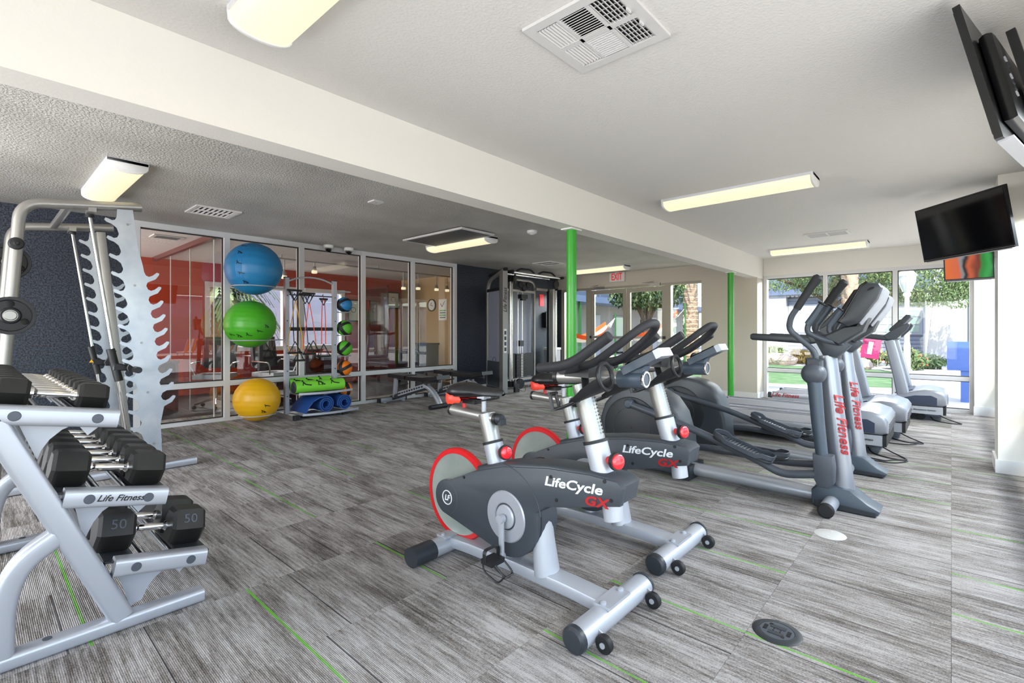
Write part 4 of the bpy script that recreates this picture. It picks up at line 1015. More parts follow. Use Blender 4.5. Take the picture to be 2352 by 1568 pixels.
def band_handle(par, c, s, d, mstrap='black_plastic'):
    s *= 1.3; c = V(c); w = .062 * s; h = .115 * s * d
    m = M(); m.tube([c + V((0, 0, h * .0)), c + V((-w, 0, -h))], .007, 8); m.tube([c, c + V((w, 0, -h))], .007, 8)
    m.tube([c + V((-w * .4, -.01, -h * .35)), c + V((-w * .55, -.01, -h))], .005, 6); m.tube([c + V((w * .4, -.01, -h * .35)), c + V((w * .55, -.01, -h))], .005, 6)
    m.cyl(c + V((-w - .012, 0, -h)), c + V((w + .012, 0, -h)), .014, n=12)
    m.obj('handle', mstrap, par)
def band(name_m, x, pts, tops, bots, label):
    t = thing('resistance_band', label, 'resistance band', (x, 6.775, 1.70), 0, 'resistance bands hanging on the rack')
    M().tube(spline([(p[0], p[2] if len(p) > 2 else 0, p[1] - 1.70) for p in pts], 6), .0065, 8).obj('tubing', name_m, t)
    for (hx, hz, d, s) in tops: band_handle(t, (hx, 0, hz - 1.70), s, -1 if d else 1)
    for (hx, hz, s) in bots: band_handle(t, (hx, -.005, hz - 1.70), s, 1)
band('band_yellow', 3.02, [(.0, 1.63), (-.05, 1.35), (-.095, 1.10), (-.085, .95), (0, .875), (.09, .95), (.10, 1.08), (.05, 1.38), (.004, 1.63)], [(0, 1.62, 1, 1.0)], [], 'yellow resistance band looped at the left of the hanging bands')
band('black_rubber', 3.035, [(-.035, 1.64, .03), (-.03, 1.3, .03), (-.02, 1.05, .03)], [(-.035, 1.63, 1, .95)], [(-.02, 1.06, 1.05), (.035, .93, .9)], 'black resistance band hanging behind the yellow one')
band('band_coral', 3.21, [(.0, 1.60), (-.03, 1.35), (-.075, 1.05), (-.055, .92), (.03, .87), (.10, .93), (.10, 1.08), (.05, 1.40), (.012, 1.60)], [(.0, 1.59, 1, 1.0)], [], 'coral pink resistance band in the middle of the hanging bands')
band('band_navy', 3.20, [(-.045, 1.60, .03), (-.01, 1.3, .03), (.015, 1.03, .03)], [(-.04, 1.59, 1, .9)], [(.015, 1.04, 1.05), (.075, 1.07, .95)], 'dark navy resistance band hanging beside the coral one')
band('band_red', 3.43, [(-.03, 1.02), (-.028, 1.35), (-.018, 1.60), (.0, 1.69), (.018, 1.60), (.028, 1.35), (.03, 1.02)], [(.0, 1.58, 1, .6)], [(0, 1.02, 1.2)], 'red resistance band nearest the right upright of the rack')
def rolled_mat(y, z, label, x0, x1, r):
    t = thing('rolled_mat', label, 'exercise mat', (0, 0, 0), 0, 'rolled green mats')
    t.location = ((x0 + x1) / 2, y, z); L = (x1 - x0) / 2
    sp = []
    for i in range(90):
        a = i / 89 * 2 * pi * 3.2; rr = r * (1 - .62 * i / 89); sp.append((rr * cos(a + 1.2), rr * sin(a + 1.2)))
    m = M()
    m.sweep([(-L, 0, 0), (L, 0, 0)], circ(r, 36)); m.obj('roll', 'mat_green', t)
    for s in (1, -1):
        eo = M().lathe([(0, .0), (r * .97, .0), (r * .97, .004), (0, .004)], (s * L, 0, 0), (s, 0, 0), 32).obj('roll_end', 'black_rubber', t)
    s_ = M(); s_.sweep([(-L - .005, p[0], p[1]) for p in sp], rrect(.004, .004, .001, 1), up=(1, 0, 0)); s_.obj('roll_spiral', 'shell_grey', eo)
    pts = []
    for i in range(3):
        d = V((0, -.86, .5)); pts.append((V(((-.55 + .55 * i) * L * 1.05, 0, 0)) + d * (r + .0012), (1, 0, 0), (0, .5, .86), .062, (2, 1, 2)[i] if z < .45 else (0, 0, 2)[i]))
    figure_marks(t, pts)
rolled_mat(6.73, .428, 'green rolled exercise mat with printed figures, front one on the shelf', 2.98, 3.70, .084)
rolled_mat(6.895, .462, 'green rolled exercise mat lying behind the front one', 2.972, 3.58, .08)
def spiral_mat(x, label, tail):
    t = thing('rolled_mat', label, 'exercise mat', (x, 6.78, .178), 0, 'blue foam mats on the bottom shelf')
    pts = []
    if tail: pts += [(-.30, -.095), (-.255, -.02), (-.19, .055), (-.10, .10)]
    a0 = 110 if tail else 200
    for i in range(66):
        a = R(a0 - i / 65 * 360 * 2.6); rr = .110 - .068 * i / 65; pts.append((rr * cos(a), rr * sin(a)))
    m = M()
    P = [V((q[0], q[1])) for q in pts]; th = .0085; A = []; B = []
    for i, p in enumerate(P):
        d = (P[min(i+1, len(P)-1)] - P[max(i-1, 0)]).normalized(); nn = V((-d.y, d.x)) * th; A.append(p + nn); B.append(p - nn)
    y0, y1 = -.26, .20
    va = [[m.b.verts.new((q.x, y, q.y)) for q in Lst] for Lst in (A, B) for y in (y0, y1)]
    n = len(P)
    for i in range(n - 1):
        m.b.faces.new((va[0][i], va[0][i+1], va[1][i+1], va[1][i])); m.b.faces.new((va[2][i], va[3][i], va[3][i+1], va[2][i+1]))
        m.b.faces.new((va[0][i], va[2][i], va[2][i+1], va[0][i+1])); m.b.faces.new((va[1][i], va[1][i+1], va[3][i+1], va[3][i]))
    for i in (0, n - 1): m.b.faces.new([va[0][i], va[1][i], va[3][i], va[2][i]])
    bmesh.ops.recalc_face_normals(m.b, faces=m.b.faces[:])
    m.obj('foam_sheet', 'mat_blue', t, ang=50)
spiral_mat(3.345, 'loosely rolled blue foam mat with its end hanging open, left on the bottom shelf', True)
spiral_mat(3.625, 'tightly rolled blue foam mat at the right of the bottom shelf', False)

# ================================================================ WEIGHT BENCHES
def bench(loc, rz, label):
    t = thing('weight_bench', label, 'weight bench', loc, rz, 'adjustable benches by the glass wall')
    M().sweep([(-.27, .62, .045), (.27, .62, .045)], rrect(.07, .065, .014, 2)).obj('rear_foot', 'silver_paint', t)
    for s in (-1, 1): M().box((s * .275, .62, .045), (.03, .072, .072), bev=.006).obj('foot_cap', 'black_rubber', t)
    for s in (-1, 1): M().box((s * .2, .60, .008), (.05, .09, .016), bev=.004).obj('floor_pad', 'silver_light', t)
    M().sweep([(0, .64, .06), (0, -.30, .325)], rrect(.06, .085, .014, 2)).obj('spine', 'shell_dark', t)
    M().sweep([(0, .56, .08), (0, .52, .40)], rrect(.06, .06, .012, 2), up=(1, 0, 0)).obj('seat_post', 'silver_paint', t)
    M().sweep(spline([(0, -.20, .33), (0, -.34, .28), (0, -.48, .16), (0, -.56, .04)], 5), rrect(.055, .085, .014, 2), up=(1, 0, 0)).obj('front_leg', 'silver_paint', t)
    M().cyl((-.235, -.58, .038), (.235, -.58, .038), .036, n=18).obj('front_foot', 'black_rubber', t)
    lad = M()
    for i in range(9): lad.box((-.040, .34 - .06 * i, .175 + .017 * i), (.012, .012, .055), rot=(R(-15), 0, 0))
    lad.sweep([(-.040, .42, .125), (-.040, -.22, .30)], rrect(.012, .02, .003, 1)); lad.sweep([(-.040, .42, .175), (-.040, -.22, .35)], rrect(.012, .02, .003, 1))
    lad.obj('angle_ladder', 'silver_light', t)
    M().sweep([(-.16, .22, .32), (-.16, .02, .36)], circ(.012, 10)).obj('lever', 'black_plastic', t)
    M().box((0, .36, .455), (.27, .42, .06), rot=(R(2), 0, 0), bev=.022, seg=3).obj('seat_pad', 'vinyl_black', t)
    M().box((0, -.09, .440), (.28, .40, .06), rot=(R(0), 0, 0), bev=.022, seg=3).obj('mid_pad', 'vinyl_black', t)
    M().box((0, -.45, .455), (.28, .36, .06), rot=(R(-10), 0, 0), bev=.022, seg=3).obj('back_pad', 'vinyl_black', t)
    M().sweep([(0, .45, .405), (0, -.55, .42)], rrect(.05, .05, .01, 2)).obj('pad_rail', 'shell_dark', t)
bench((4.88, 6.50, 0), R(4), 'black padded adjustable bench, left one in front of the glass')
bench((5.90, 6.55, 0), R(4), 'black padded adjustable bench beside the cable machine')

# ================================================================ CABLE MACHINE
def cable_machine():
    t = thing('cable_machine', 'tall cable crossover machine with weight stack in the navy corner', 'weight machine', (7.6, 6.6, 0))
    OX, OY = 7.6, 6.6
    def Q(x, y, z): return (x - OX, y - OY, z)
    mat_panel = 'panel_grey'
    # left tower
    a, b = V((6.86, 6.40)), V((7.12, 7.08)); d = (b - a).normalized(); ang = math.atan2(d.y, d.x)
    M().box(Q(a.x, a.y, 1.19), (.15, .105, 2.34), rot=(0, 0, ang), bev=.012, seg=2).obj('front_column', 'brushed_steel', t)
    M().cyl(Q(7.02, 6.36, .12), Q(7.02, 6.36, 2.22), .034, n=18).obj('guide_tube', 'chrome', t)
    M().cyl(Q(7.10, 6.40, .12), Q(7.10, 6.40, 2.22), .02, n=14).obj('guide_tube', 'chrome', t)
    c = (a + b) / 2
    M().box(Q(c.x + .03, c.y + .08, 1.05), (.56, .03, 1.90), rot=(0, 0, ang), bev=.004).obj('side_panel', mat_panel, t)
    M().box(Q(c.x + .02, c.y + .07, .36), (.54, .034, .50), rot=(0, 0, ang)).obj('lower_panel', 'shell_grey', t)
    M().torus(Q(c.x + .015 - .022, c.y + .03, .62), .07, .004, (-d.y, d.x, 0), 24, 6).obj('emblem', 'black_plastic', t)
    for z in (.07, 2.03): M().box(Q(c.x + .02, c.y + .05, z), (.66, .06, .06), rot=(0, 0, ang), bev=.006).obj('frame_bar', 'black_plastic', t)
    M().sweep(fillet([Q(b.x, b.y, .04), Q(b.x, b.y, 2.22), Q(a.x, a.y, 2.38)], .22, 6), rrect(.06, .06, .014, 2), up=(1, 0, 0)).obj('rear_column', 'brushed_steel', t)
    M().sweep([Q(b.x - .05, b.y - .12, 2.33), Q(a.x + .02, a.y - .05, 2.40)], rrect(.08, .06, .014, 2)).obj('top_arm', 'black_plastic', t)
    f0 = a - d * .0768; text('lettering', 'Life Fitness', .105, 'text_black', t, frame(Q(f0.x, f0.y, 1.80), (0, 0, 1), (-d.y, d.x, 0)), shear=.3, ext=.002)
    M().box(Q(f0.x, f0.y, 1.02), (.004, .06, .46), rot=(0, 0, ang), bev=.001).obj('instruction_plate', 'paper_white', t)
    for i in range(4): M().box(Q(f0.x - d.x * .003, f0.y - d.y * .003, .86 + .105 * i), (.003, .042, .07), rot=(0, 0, ang)).obj('instruction_picture', 'arm_grey', t)
    for z in (2.22, .18):
        p = M(); p.lathe([(0, .02), (.075, .02), (.09, .01), (.09, -.01), (.075, -.02), (0, -.02)], Q(7.08, 6.30, z), (.5, -.85, 0), 26); p.box(Q(7.02, 6.36, z), (.09, .09, .11), bev=.01); p.obj('pulley', 'black_rubber', t)
    M().lathe([(0, .022), (.095, .022), (.105, .008), (.105, -.02), (0, -.02)], Q(7.26, 6.33, .17), (-.25, -.97, 0), 28).obj('pulley_cover', 'black_rubber', t)
    cb = M(); cb.box(Q(7.10, 6.28, .10), (.12, .05, .16), bev=.01); cb.tube(spline([Q(7.10, 6.28, .14), Q(7.18, 6.24, .05), Q(7.28, 6.22, .03), Q(7.34, 6.25, .10)], 4), .007, 6); cb.obj('cable_end', 'black_plastic', t)
    # middle: shroud, stack and rods
    M().box(Q(7.80, 6.92, 1.12), (.98, .03, 1.86), bev=.004).obj('rear_panel', mat_panel, t)
    for x in (7.30, 8.27):
        M().sweep(fillet([Q(x, 6.80, .03), Q(x, 6.80, 2.29), Q(7.8, 6.80, 2.29)], .18, 6), rrect(.055, .055, .012, 2), up=(0, 1, 0)).obj('frame_tube', 'brushed_steel', t)
    M().box(Q(7.79, 6.80, 2.055), (.95, .05, .05), bev=.008).obj('cross_tube', 'brushed_steel', t)
    for z in (.09, .20): M().box(Q(7.79, 6.76, z), (.95, .07, .05), bev=.008).obj('base_tube', 'brushed_steel', t)
    M().box(Q(8.27, 6.74, .02), (.16, .22, .035), bev=.006).obj('base_foot', 'black_rubber', t)
    for x in (7.70, 7.84): M().cyl(Q(x, 6.77, .2), Q(x, 6.77, 2.05), .0125, n=12).obj('guide_rod', 'chrome', t)
    for i in range(15):
        M().box(Q(7.77, 6.77, .262 + .0325 * i), (.34, .11, .029), bev=.003).obj('weight_plate', 'weight_iron', t)
    for s in (-1, 1): M().box(Q(7.77 + s * .275, 6.745, .50), (.24, .012, .49), bev=.003).obj('stack_shroud', 'weight_iron', t)
    st = M()
    for i in range(15): st.box(Q(7.77, 6.711, .262 + .0325 * i), (.06, .004, .014))
    st.obj('weight_numbers', 'paper_white', t)
    M().box(Q(7.77, 6.76, .95), (.13, .08, .12), bev=.012).obj('selector_head', 'black_plastic', t)
    M().cyl(Q(7.77, 6.77, .74), Q(7.77, 6.77, .92), .008, n=10).obj('selector_stem', 'chrome', t)
    for x, z in ((7.74, 2.19), (7.86, 2.12), (7.99, 2.19)):
        M().lathe([(0, .018), (.06, .018), (.07, .006), (.07, -.018), (0, -.018)], Q(x, 6.73, z), (0, -1, 0), 24).obj('pulley', 'black_rubber', t)
    cg = M(); cg.box(Q(7.76, 6.68, 1.93), (.20, .09, .09), bev=.015); cg.box(Q(7.76, 6.68, 1.88), (.12, .07, .06), bev=.01); cg.obj('grip_carriage', 'black_plastic', t)
    # pull-up bars on top
    pb = M()
    pb.sweep([Q(6.98, 6.34, 2.36), Q(8.62, 6.34, 2.36)], circ(.024, 12)); pb.sweep([Q(6.98, 6.62, 2.36), Q(8.6, 6.62, 2.36)], circ(.02, 12))
    po = pb.obj('pull_up_bar', 'chrome', t)
    for x in (7.35, 8.05):
        g = M(); g.tube(fillet([Q(x, 6.62, 2.37), Q(x + .05, 6.44, 2.46), Q(x + .32, 6.40, 2.46), Q(x + .40, 6.34, 2.37)], .05, 4), .017, 10); g.obj('pull_up_grip', 'black_rubber', po)
    for x in (6.99, 8.62): M().sweep([Q(x, 6.26, 2.36), Q(x, 6.70, 2.36)], circ(.03, 12)).obj('bar_end', 'black_rubber', po)
    # right tower
    M().box(Q(8.60, 6.55, 1.08), (.07, .09, 2.10), bev=.012).obj('front_column', 'brushed_steel', t)
    M().cyl(Q(8.67, 6.50, .1), Q(8.67, 6.50, 2.1), .022, n=14).obj('guide_tube', 'chrome', t)
    M().box(Q(8.43, 6.72, 2.12), (.40, .05, .05), bev=.008).obj('cross_tube', 'brushed_steel', t)
    M().box(Q(8.66, 6.70, 1.08), (.05, .06, 2.10), bev=.01).obj('rear_column', 'weight_iron', t)
    M().lathe([(0, .02), (.085, .02), (.095, .008), (.095, -.02), (0, -.02)], Q(8.62, 6.46, 2.24), (0, -1, 0), 26).obj('pulley', 'black_rubber', t)
    M().box(Q(8.60, 6.60, .025), (.14, .5, .04), bev=.008).obj('base_foot', 'brushed_steel', t)
mat('panel_grey', '#8f93a4', .35, .1)
cable_machine()
w = sbox('wall_poster', 'exit_red', 9.02, 9.17, YG - .062, YG - .052, 1.80, 2.08); del w['kind']
w.name = 'notice'; tag(w, 'small red notice on the navy wall behind the cable machine', 'sign')
t = thing('soap_dispenser', 'white and black wall dispenser on the navy wall by the exit', 'dispenser', (9.25, YG - .05, 1.47))
M().box((-.05, -.055, 0), (.13, .11, .36), bev=.02, seg=2).obj('housing', 'black_plastic', t); M().box((.05, -.08, .02), (.07, .10, .40), bev=.015).obj('tank', 'white_plastic', t); M().box((.05, -.132, .03), (.03, .006, .22), bev=.002).obj('window', 'arm_grey', t)
t = thing('waste_bin', 'pale grey upright bin on the floor under the wall dispenser', 'bin', (9.12, 6.95, 0))
M().prism([(-.15, -.13), (.15, -.13), (.15, .13), (-.15, .13)], 'z', .02, .78, bev=.015).obj('body', 'tv_grey', t); M().box((0, 0, .80), (.32, .28, .05), bev=.015).obj('lid', 'white_plastic', t); M().box((0, 0, .012), (.29, .25, .024), bev=.004).obj('base', 'black_plastic', t)

# ================================================================ CEILING FITTINGS
def ceiling_light(x, y0, y1, label):
    t = thing('ceiling_light', label, 'ceiling light', (x, (y0 + y1) / 2, CZ), 0, 'long wraparound ceiling lights')
    L = (y1 - y0) / 2; w = .125
    prof = [(-w, -.022)] + [(-w * cos(pi * i / 14), -.030 - .062 * sin(pi * i / 14) ** .7) for i in range(1, 14)] + [(w, -.022)]
    M().box((0, 0, -.012), (2 * w + .012, 2 * L, .024), bev=.002).obj('housing', 'lamp_housing', t)
    M().prism(prof, 'y', -L + .02, L - .02).obj('diffuser', 'lamp_diffuser', t, ang=50)
    for s in (-1, 1):
        M().prism([(p[0] * 1.05, p[1] * 1.05 + .0) for p in prof] + [(w * 1.05, 0), (-w * 1.05, 0)], 'y', s * L - (.022 if s > 0 else 0), s * L + (.022 if s < 0 else 0), bev=.003).obj('end_cap', 'white_plastic', t, ang=50)
    return t
for a in ((.83, .86, 2.20, 'wraparound ceiling light cut off by the top edge of the picture'), (4.80, .85, 2.18, 'long wraparound ceiling light in the middle of the main ceiling'), (8.80, .90, 2.20, 'wraparound ceiling light close to the window wall'),
          (.82, 4.75, 6.05, 'wraparound ceiling light above the barbell machine'), (4.87, 4.77, 6.08, 'wraparound ceiling light beside the flat ceiling panel'), (8.80, 4.82, 6.12, 'wraparound ceiling light in front of the exit doors')):
    ceiling_light(*a)

def grille(name, label, x0, x1, y0, y1, kind):
    t = thing(name, label, 'air vent', ((x0+x1)/2, (y0+y1)/2, CZ), 0)
    a, b = (x1 - x0) / 2, (y1 - y0) / 2; bw = .045 if kind == 'big' else .03
    M().box((0, 0, -.001), (2*a - .02, 2*b - .02, .002)).obj('backing', 'vent_black', t)
    for cx, cy, sx, sy in ((0, b - bw/2, 2*a, bw), (0, -b + bw/2, 2*a, bw), (a - bw/2, 0, bw, 2*b - 2*bw), (-a + bw/2, 0, bw, 2*b - 2*bw)):
        M().box((cx, cy, -.008), (sx, sy, .014), bev=.003).obj('frame', 'vent_white', t)
    ia, ib = a - bw, b - bw
    if kind == 'big':
        # three columns across y: outer ones with slats along x, two fields in the middle
        c1, c2 = .24 * ib * 2 / 2, .24 * ib
        for y in (-.34 * ib, .40 * ib): M().box((0, y, -.008), (2 * ia, .014, .012)).obj('divider', 'vent_white', t)
        M().box((0, 0, -.008), (.030, 2 * ib, .012)).obj('divider', 'vent_white', t)
        for s in (-1, 1):
            for i in range(5): M().box((s * (.02 + ia * .95 * (i + .5) / 5), -.68 * ib, -.0035), (.004, .62 * ib, .003)).obj('rear_bar', 'vent_white', t)
        for (ya, yb) in ((-ib, -.36 * ib), (.42 * ib, ib)):
            k = 7
            for i in range(k):
                y = ya + (yb - ya) * (i + .5) / k
                for s in (-1, 1): M().box((s * ia * .5, y, -.008), (ia - .02, .0155, .0025), rot=(R(-38 if ya > 0 else 38), 0, 0)).obj('slat', 'vent_white', t)
        for s in (-1, 1):
            for i in range(11):
                x = s * (.012 + (ia - .02) * (i + .5) / 11)
                M().box((x, .03 * ib, -.008), (.0155, .72 * ib, .0025), rot=(0, R(40 * s), 0)).obj('slat', 'vent_white', t)
        for s in (-1, 1): M().box((s * .3 * ia, -ib + .004, -.018), (.03, .008, .012)).obj('damper_lever', 'vent_white', t)
    else:
        M().box((0, 0, -.008), (.014, 2 * ib, .012)).obj('divider', 'vent_white', t) if kind == 'x' else M().box((0, 0, -.008), (2 * ia, .014, .012)).obj('divider', 'vent_white', t)
        n = 8
        for i in range(n):
            if kind == 'x': M().box((0, -ib + 2 * ib * (i + .5) / n, -.007), (2 * ia, .016, .0025), rot=(R(35), 0, 0)).obj('slat', 'vent_white', t)
            else: M().box((-ia + 2 * ia * (i + .5) / n, 0, -.007), (.016, 2 * ib, .0025), rot=(0, R(35), 0)).obj('slat', 'vent_white', t)
    return t
grille('air_vent', 'large square white air vent nearest the camera with slats in several directions', 1.62, 2.09, .93, 1.40, 'big')
grille('air_vent', 'small white air vent in the main ceiling between the two farther lights', 7.62, 7.95, 1.0, 1.50, 'y')
grille('air_vent', 'rectangular white air vent above the glass wall at left', 1.58, 2.02, 5.86, 6.29, 'y')
grille('air_vent', 'white air vent in the ceiling above the cable machine', 7.3, 7.75, 5.6, 6.05, 'x')
t = thing('ceiling_panel', 'flat grey square panel hung under the left ceiling', 'panel', (4.43, 5.20, CZ))
M().box((0, 0, -.03), (.56, 1.22, .012)).obj('sheet', 'arm_grey', t)
for cx, cy, sx, sy in ((0, .61, .60, .03), (0, -.61, .60, .03), (.285, 0, .03, 1.2), (-.285, 0, .03, 1.2)): M().box((cx, cy, -.026), (sx, sy, .024), bev=.003).obj('frame', 'vent_white', t)
for cx in (-.2, .2): M().box((cx, 0, -.010), (.04, .9, .02)).obj('hanger', 'vent_white', t)
t = thing('smoke_detector', 'round white smoke detector on the left ceiling', 'smoke detector', (4.97, 4.12, CZ))
M().lathe([(0, -.045), (.035, -.045), (.045, -.036), (.062, -.03), (.068, -.012), (.068, 0), (0, 0)], (0, 0, 0), (0, 0, 1), 28).obj('body', 'white_plastic', t); M().lathe([(0, -.054), (.02, -.052), (.024, -.044), (0, -.044)], (0, 0, 0), (0, 0, 1), 20).obj('sensor', 'vent_white', t)
t = thing('ceiling_plate', 'small square white cover plate on the left ceiling', 'cover plate', (2.78, 4.38, CZ))
M().box((0, 0, -.006), (.12, .12, .012), bev=.004).obj('plate', 'vent_white', t); M().lathe([(0, -.014), (.006, -.014), (.006, -.01), (0, -.01)], (0, 0, 0), (0, 0, 1), 8).obj('screw', 'brushed_steel', t)
for x, lab in ((3.70, 'white dome camera over the glass wall, left one of two'), (4.04, 'white dome camera over the glass wall, right one of two')):
    t = thing('dome_camera', lab, 'security camera', (x, 7.15, CZ), 0, 'dome cameras above the office glass')
    M().lathe([(0, 0), (.075, 0), (.075, -.035), (.068, -.045), (0, -.045)], (0, 0, 0), (0, 0, 1), 26).obj('base', 'white_plastic', t)
    M().lathe([(.052, -.045), (.048, -.07), (.034, -.092), (.015, -.102), (0, -.104)], (0, 0, 0), (0, 0, 1), 22).obj('dome', 'tv_screen', t)
    M().lathe([(.055, -.043), (.060, -.05), (.055, -.058), (.050, -.05)], (0, 0, 0), (0, 0, 1), 26).obj('ring', 'chrome', t)
# exit sign over the doors
t = thing('exit_sign', 'white exit sign with red letters above the glass doors', 'sign', (XE - .04, 5.57, 2.42))
M().box((0, 0, 0), (.05, .37, .20), bev=.018, seg=2).obj('housing', 'white_plastic', t)
text('lettering', 'EXIT', .215, 'exit_red', t, frame((-.0262, 0, -.002), (0, -1, 0), (0, 0, 1)), ext=.002, bold=.003, sx=.62)
M().box((0, 0, .105), (.04, .10, .02), bev=.003).obj('mount', 'white_plastic', t)
# floor covers
t = thing('floor_cover', 'round white cover plate set flush in the carpet', 'floor cover', (3.40, .533, 0))
M().lathe([(0, .004), (.078, .004), (.083, .001), (.083, 0), (0, 0)], (0, 0, 0), (0, 0, 1), 36).obj('plate', 'cover_white', t)
for s in (-1, 1): M().lathe([(0, .0052), (.006, .005), (.006, .003), (0, .003)], (s * .05, 0, 0), (0, 0, 1), 8).obj('screw', 'vent_white', t)
t = thing('floor_outlet', 'round dark grey floor power outlet with a two part lid in the carpet', 'floor outlet', (2.155, .517, 0))
M().lathe([(.062, .007), (.080, .006), (.090, .001), (.090, 0), (.062, 0)], (0, 0, 0), (0, 0, 1), 40).obj('ring', 'shell_dark', t)
M().lathe([(0, .0065), (.061, .0065), (.061, 0), (0, 0)], (0, 0, 0), (0, 0, 1), 36).obj('lid', 'arm_grey', t)
for s in (-1, 1):
    M().box((0, s * .042, .007), (.034, .013, .004), bev=.002).obj('slot', 'vent_black', t); M().box((s * .024, 0, .0072), (.022, .055, .003), bev=.002).obj('flap', 'shell_dark', t)
    M().box((s * .035, s * .028, .0072), (.012, .012, .003)).obj('socket', 'black_plastic', t)
for i in range(6): M().lathe([(0, .0092), (.003, .009), (.003, .006), (0, .006)], (.014 * cos(i * pi / 3), .014 * sin(i * pi / 3), 0), (0, 0, 1), 8).obj('socket', 'black_plastic', t)

# ================================================================ TELEVISIONS
def tv(name_label, BL, ex, up, wdt, hgt, arm, screen='tv_screen', back=False):
    t = thing('television', name_label, 'television', BL)
    F = frame((0, 0, 0), ex, up)                 # local: x along the bottom edge, y up the screen, z out of the screen
    t.matrix_world = Matrix.Translation(BL) @ F
    M().box((wdt/2, hgt/2, -.013), (wdt, hgt, .024), bev=.005).obj('bezel', 'tv_black', t)
    M().box((wdt/2, hgt/2 + .006, .0005), (wdt - .03, hgt - .045, .003)).obj('screen', screen, t, smooth=False)
    M().box((wdt/2, .012, .0015), (wdt - .004, .004, .003)).obj('trim_strip', 'brushed_steel', t)
    M().box((wdt/2, -.004, -.026), (wdt - .06, .010, .046), bev=.002).obj('lower_trim', 'tv_grey', t)
    b = M(); b.prism([(.09, .08), (wdt - .09, .08), (wdt - .14, hgt - .10), (.14, hgt - .10)], 'z', -.075, -.024, bev=.02, seg=2); bo = b.obj('back_cover', 'tv_black', t)
    for i in range(7): M().box((wdt * .80, hgt * (.36 + .045 * i), -.077), (.03, .014, .006)).obj('socket', 'tv_grey' if i % 3 == 0 else 'shell_dark', bo)
    for s in (-.14, .14): M().box((wdt/2 + s, hgt/2, -.105), (.035, hgt * .86, .03), bev=.004).obj('mount_rail', 'black_plastic', t)
    for a, c in zip(arm, arm[1:]): M().sweep([a, c], rrect(.045, .06, .008, 1), up=(0, 1, .01)).obj('mount_arm', 'black_plastic', t)
    M().box((wdt/2, hgt/2, -.128), (.34, .16, .02), bev=.004).obj('mount_plate', 'black_plastic', t)
    return t
u1 = V((.976, -.218, 0)).normalized(); up1 = V((.027, .12, .56))
t = tv('black flat television seen from behind, cut off by the right picture edge', V((2.58, -.12, 1.922)) + u1 * 1.0, -u1, up1, 1.0, .573, [V((.5, .287, -.13)), V((.40, .26, -.20)), V((.5, .24, -.27))])
# frame(x, y) makes z = x cross y, which has to look into the room
t2d = V((-.68, -.587, 0)).normalized(); n2 = V((-.653, .757, 0))
tv('black flat television on a wall arm above the treadmills, dark screen', (6.34, .201, 1.886), t2d, n2 * .093 + V((0, 0, .507)), .90, .515, [V((.45, .257, -.13)), V((.50, .25, -.24)), V((.62, .25, -.42))])
m = bpy.data.materials.new('tv_picture'); m.use_nodes = True; N = m.node_tree.nodes; L = m.node_tree.links; b = N['Principled BSDF']
tc = N.new('ShaderNodeTexCoord'); sx = N.new('ShaderNodeSeparateXYZ'); rp = N.new('ShaderNodeValToRGB'); nz = N.new('ShaderNodeTexNoise'); nz.inputs['Scale'].default_value = 4
ad = N.new('ShaderNodeMath'); ad.operation = 'MULTIPLY_ADD'; ad.inputs[1].default_value = .25
L.new(tc.outputs['Object'], sx.inputs[0]); L.new(tc.outputs['Object'], nz.inputs['Vector']); L.new(nz.outputs['Fac'], ad.inputs[0])
mu = N.new('ShaderNodeMath'); mu.operation = 'MULTIPLY'; mu.inputs[1].default_value = 1.75; L.new(sx.outputs['X'], mu.inputs[0]); L.new(mu.outputs[0], ad.inputs[2]); L.new(ad.outputs[0], rp.inputs[0])
rp.color_ramp.interpolation = 'EASE'; e = rp.color_ramp.elements; e[0].position = .18; e[0].color = (*lin('#e0713a'), 1); e[1].position = 1.0; e[1].color = (*lin('#123d1d'), 1)
for p, c in ((.38, '#d96b45'), (.44, '#8c8f92'), (.50, '#2a2a2c'), (.58, '#c8603c'), (.72, '#7c3a2c'), (.80, '#2c8a3c'), (.90, '#37a24a')): k = e.new(p); k.color = (*lin(c), 1)
L.new(rp.outputs[0], b.inputs['Emission Color']); b.inputs['Emission Strength'].default_value = .8; b.inputs['Base Color'].default_value = (.01, .01, .01, 1); b.inputs['Roughness'].default_value = .15
MATS['tv_picture'] = m
tv('small television with an orange and green picture, behind and below the dark one', (9.01, .074, 1.887), V((-.07, -.497, 0)), V((-.06, .01, .36)), .50, .37, [V((.25, .18, -.13)), V((.30, .18, -.30)), V((.45, .18, -.625))], screen='tv_picture')

# ================================================================ OFFICE THINGS
for p in ((3.64, 2.20), (4.18, 2.34), (6.12, 2.17), (6.50, 2.19), (7.01, 2.20), (7.32, 2.20)):
    i = ((3.64, 2.20), (4.18, 2.34), (6.12, 2.17), (6.50, 2.19), (7.01, 2.20), (7.32, 2.20)).index(p)
    t = thing('track_light', '%s hanging office track light from the left, behind the glass wall' % WORDS[i], 'track light', (p[0], 8.6, 2.45), 0, 'track lights in the office')
    M().cyl((0, 0, .0), (0, 0, p[1] + .03 - 2.45), .012, n=10).obj('stem', 'brushed_steel', t)
    M().lathe([(0, .05), (.025, .045), (.035, .0), (.042, -.035), (.040, -.04)], (0, 0, p[1] - 2.45), (0, 0, 1), 18).obj('shade', 'brushed_steel', t)
    M().lathe([(.046, -.035), (.05, -.07), (.044, -.085), (0, -.088)], (0, 0, p[1] - 2.45), (0, 0, 1), 18).obj('glass_rim', 'lamp_diffuser', t)
t = thing('light_track', 'thin metal rail along the office ceiling carrying the track lights', 'light rail', (5.5, 8.6, 2.46))
M().box((0, 0, 0), (4.2, .03, .025), bev=.004).obj('rail', 'brushed_steel', t)
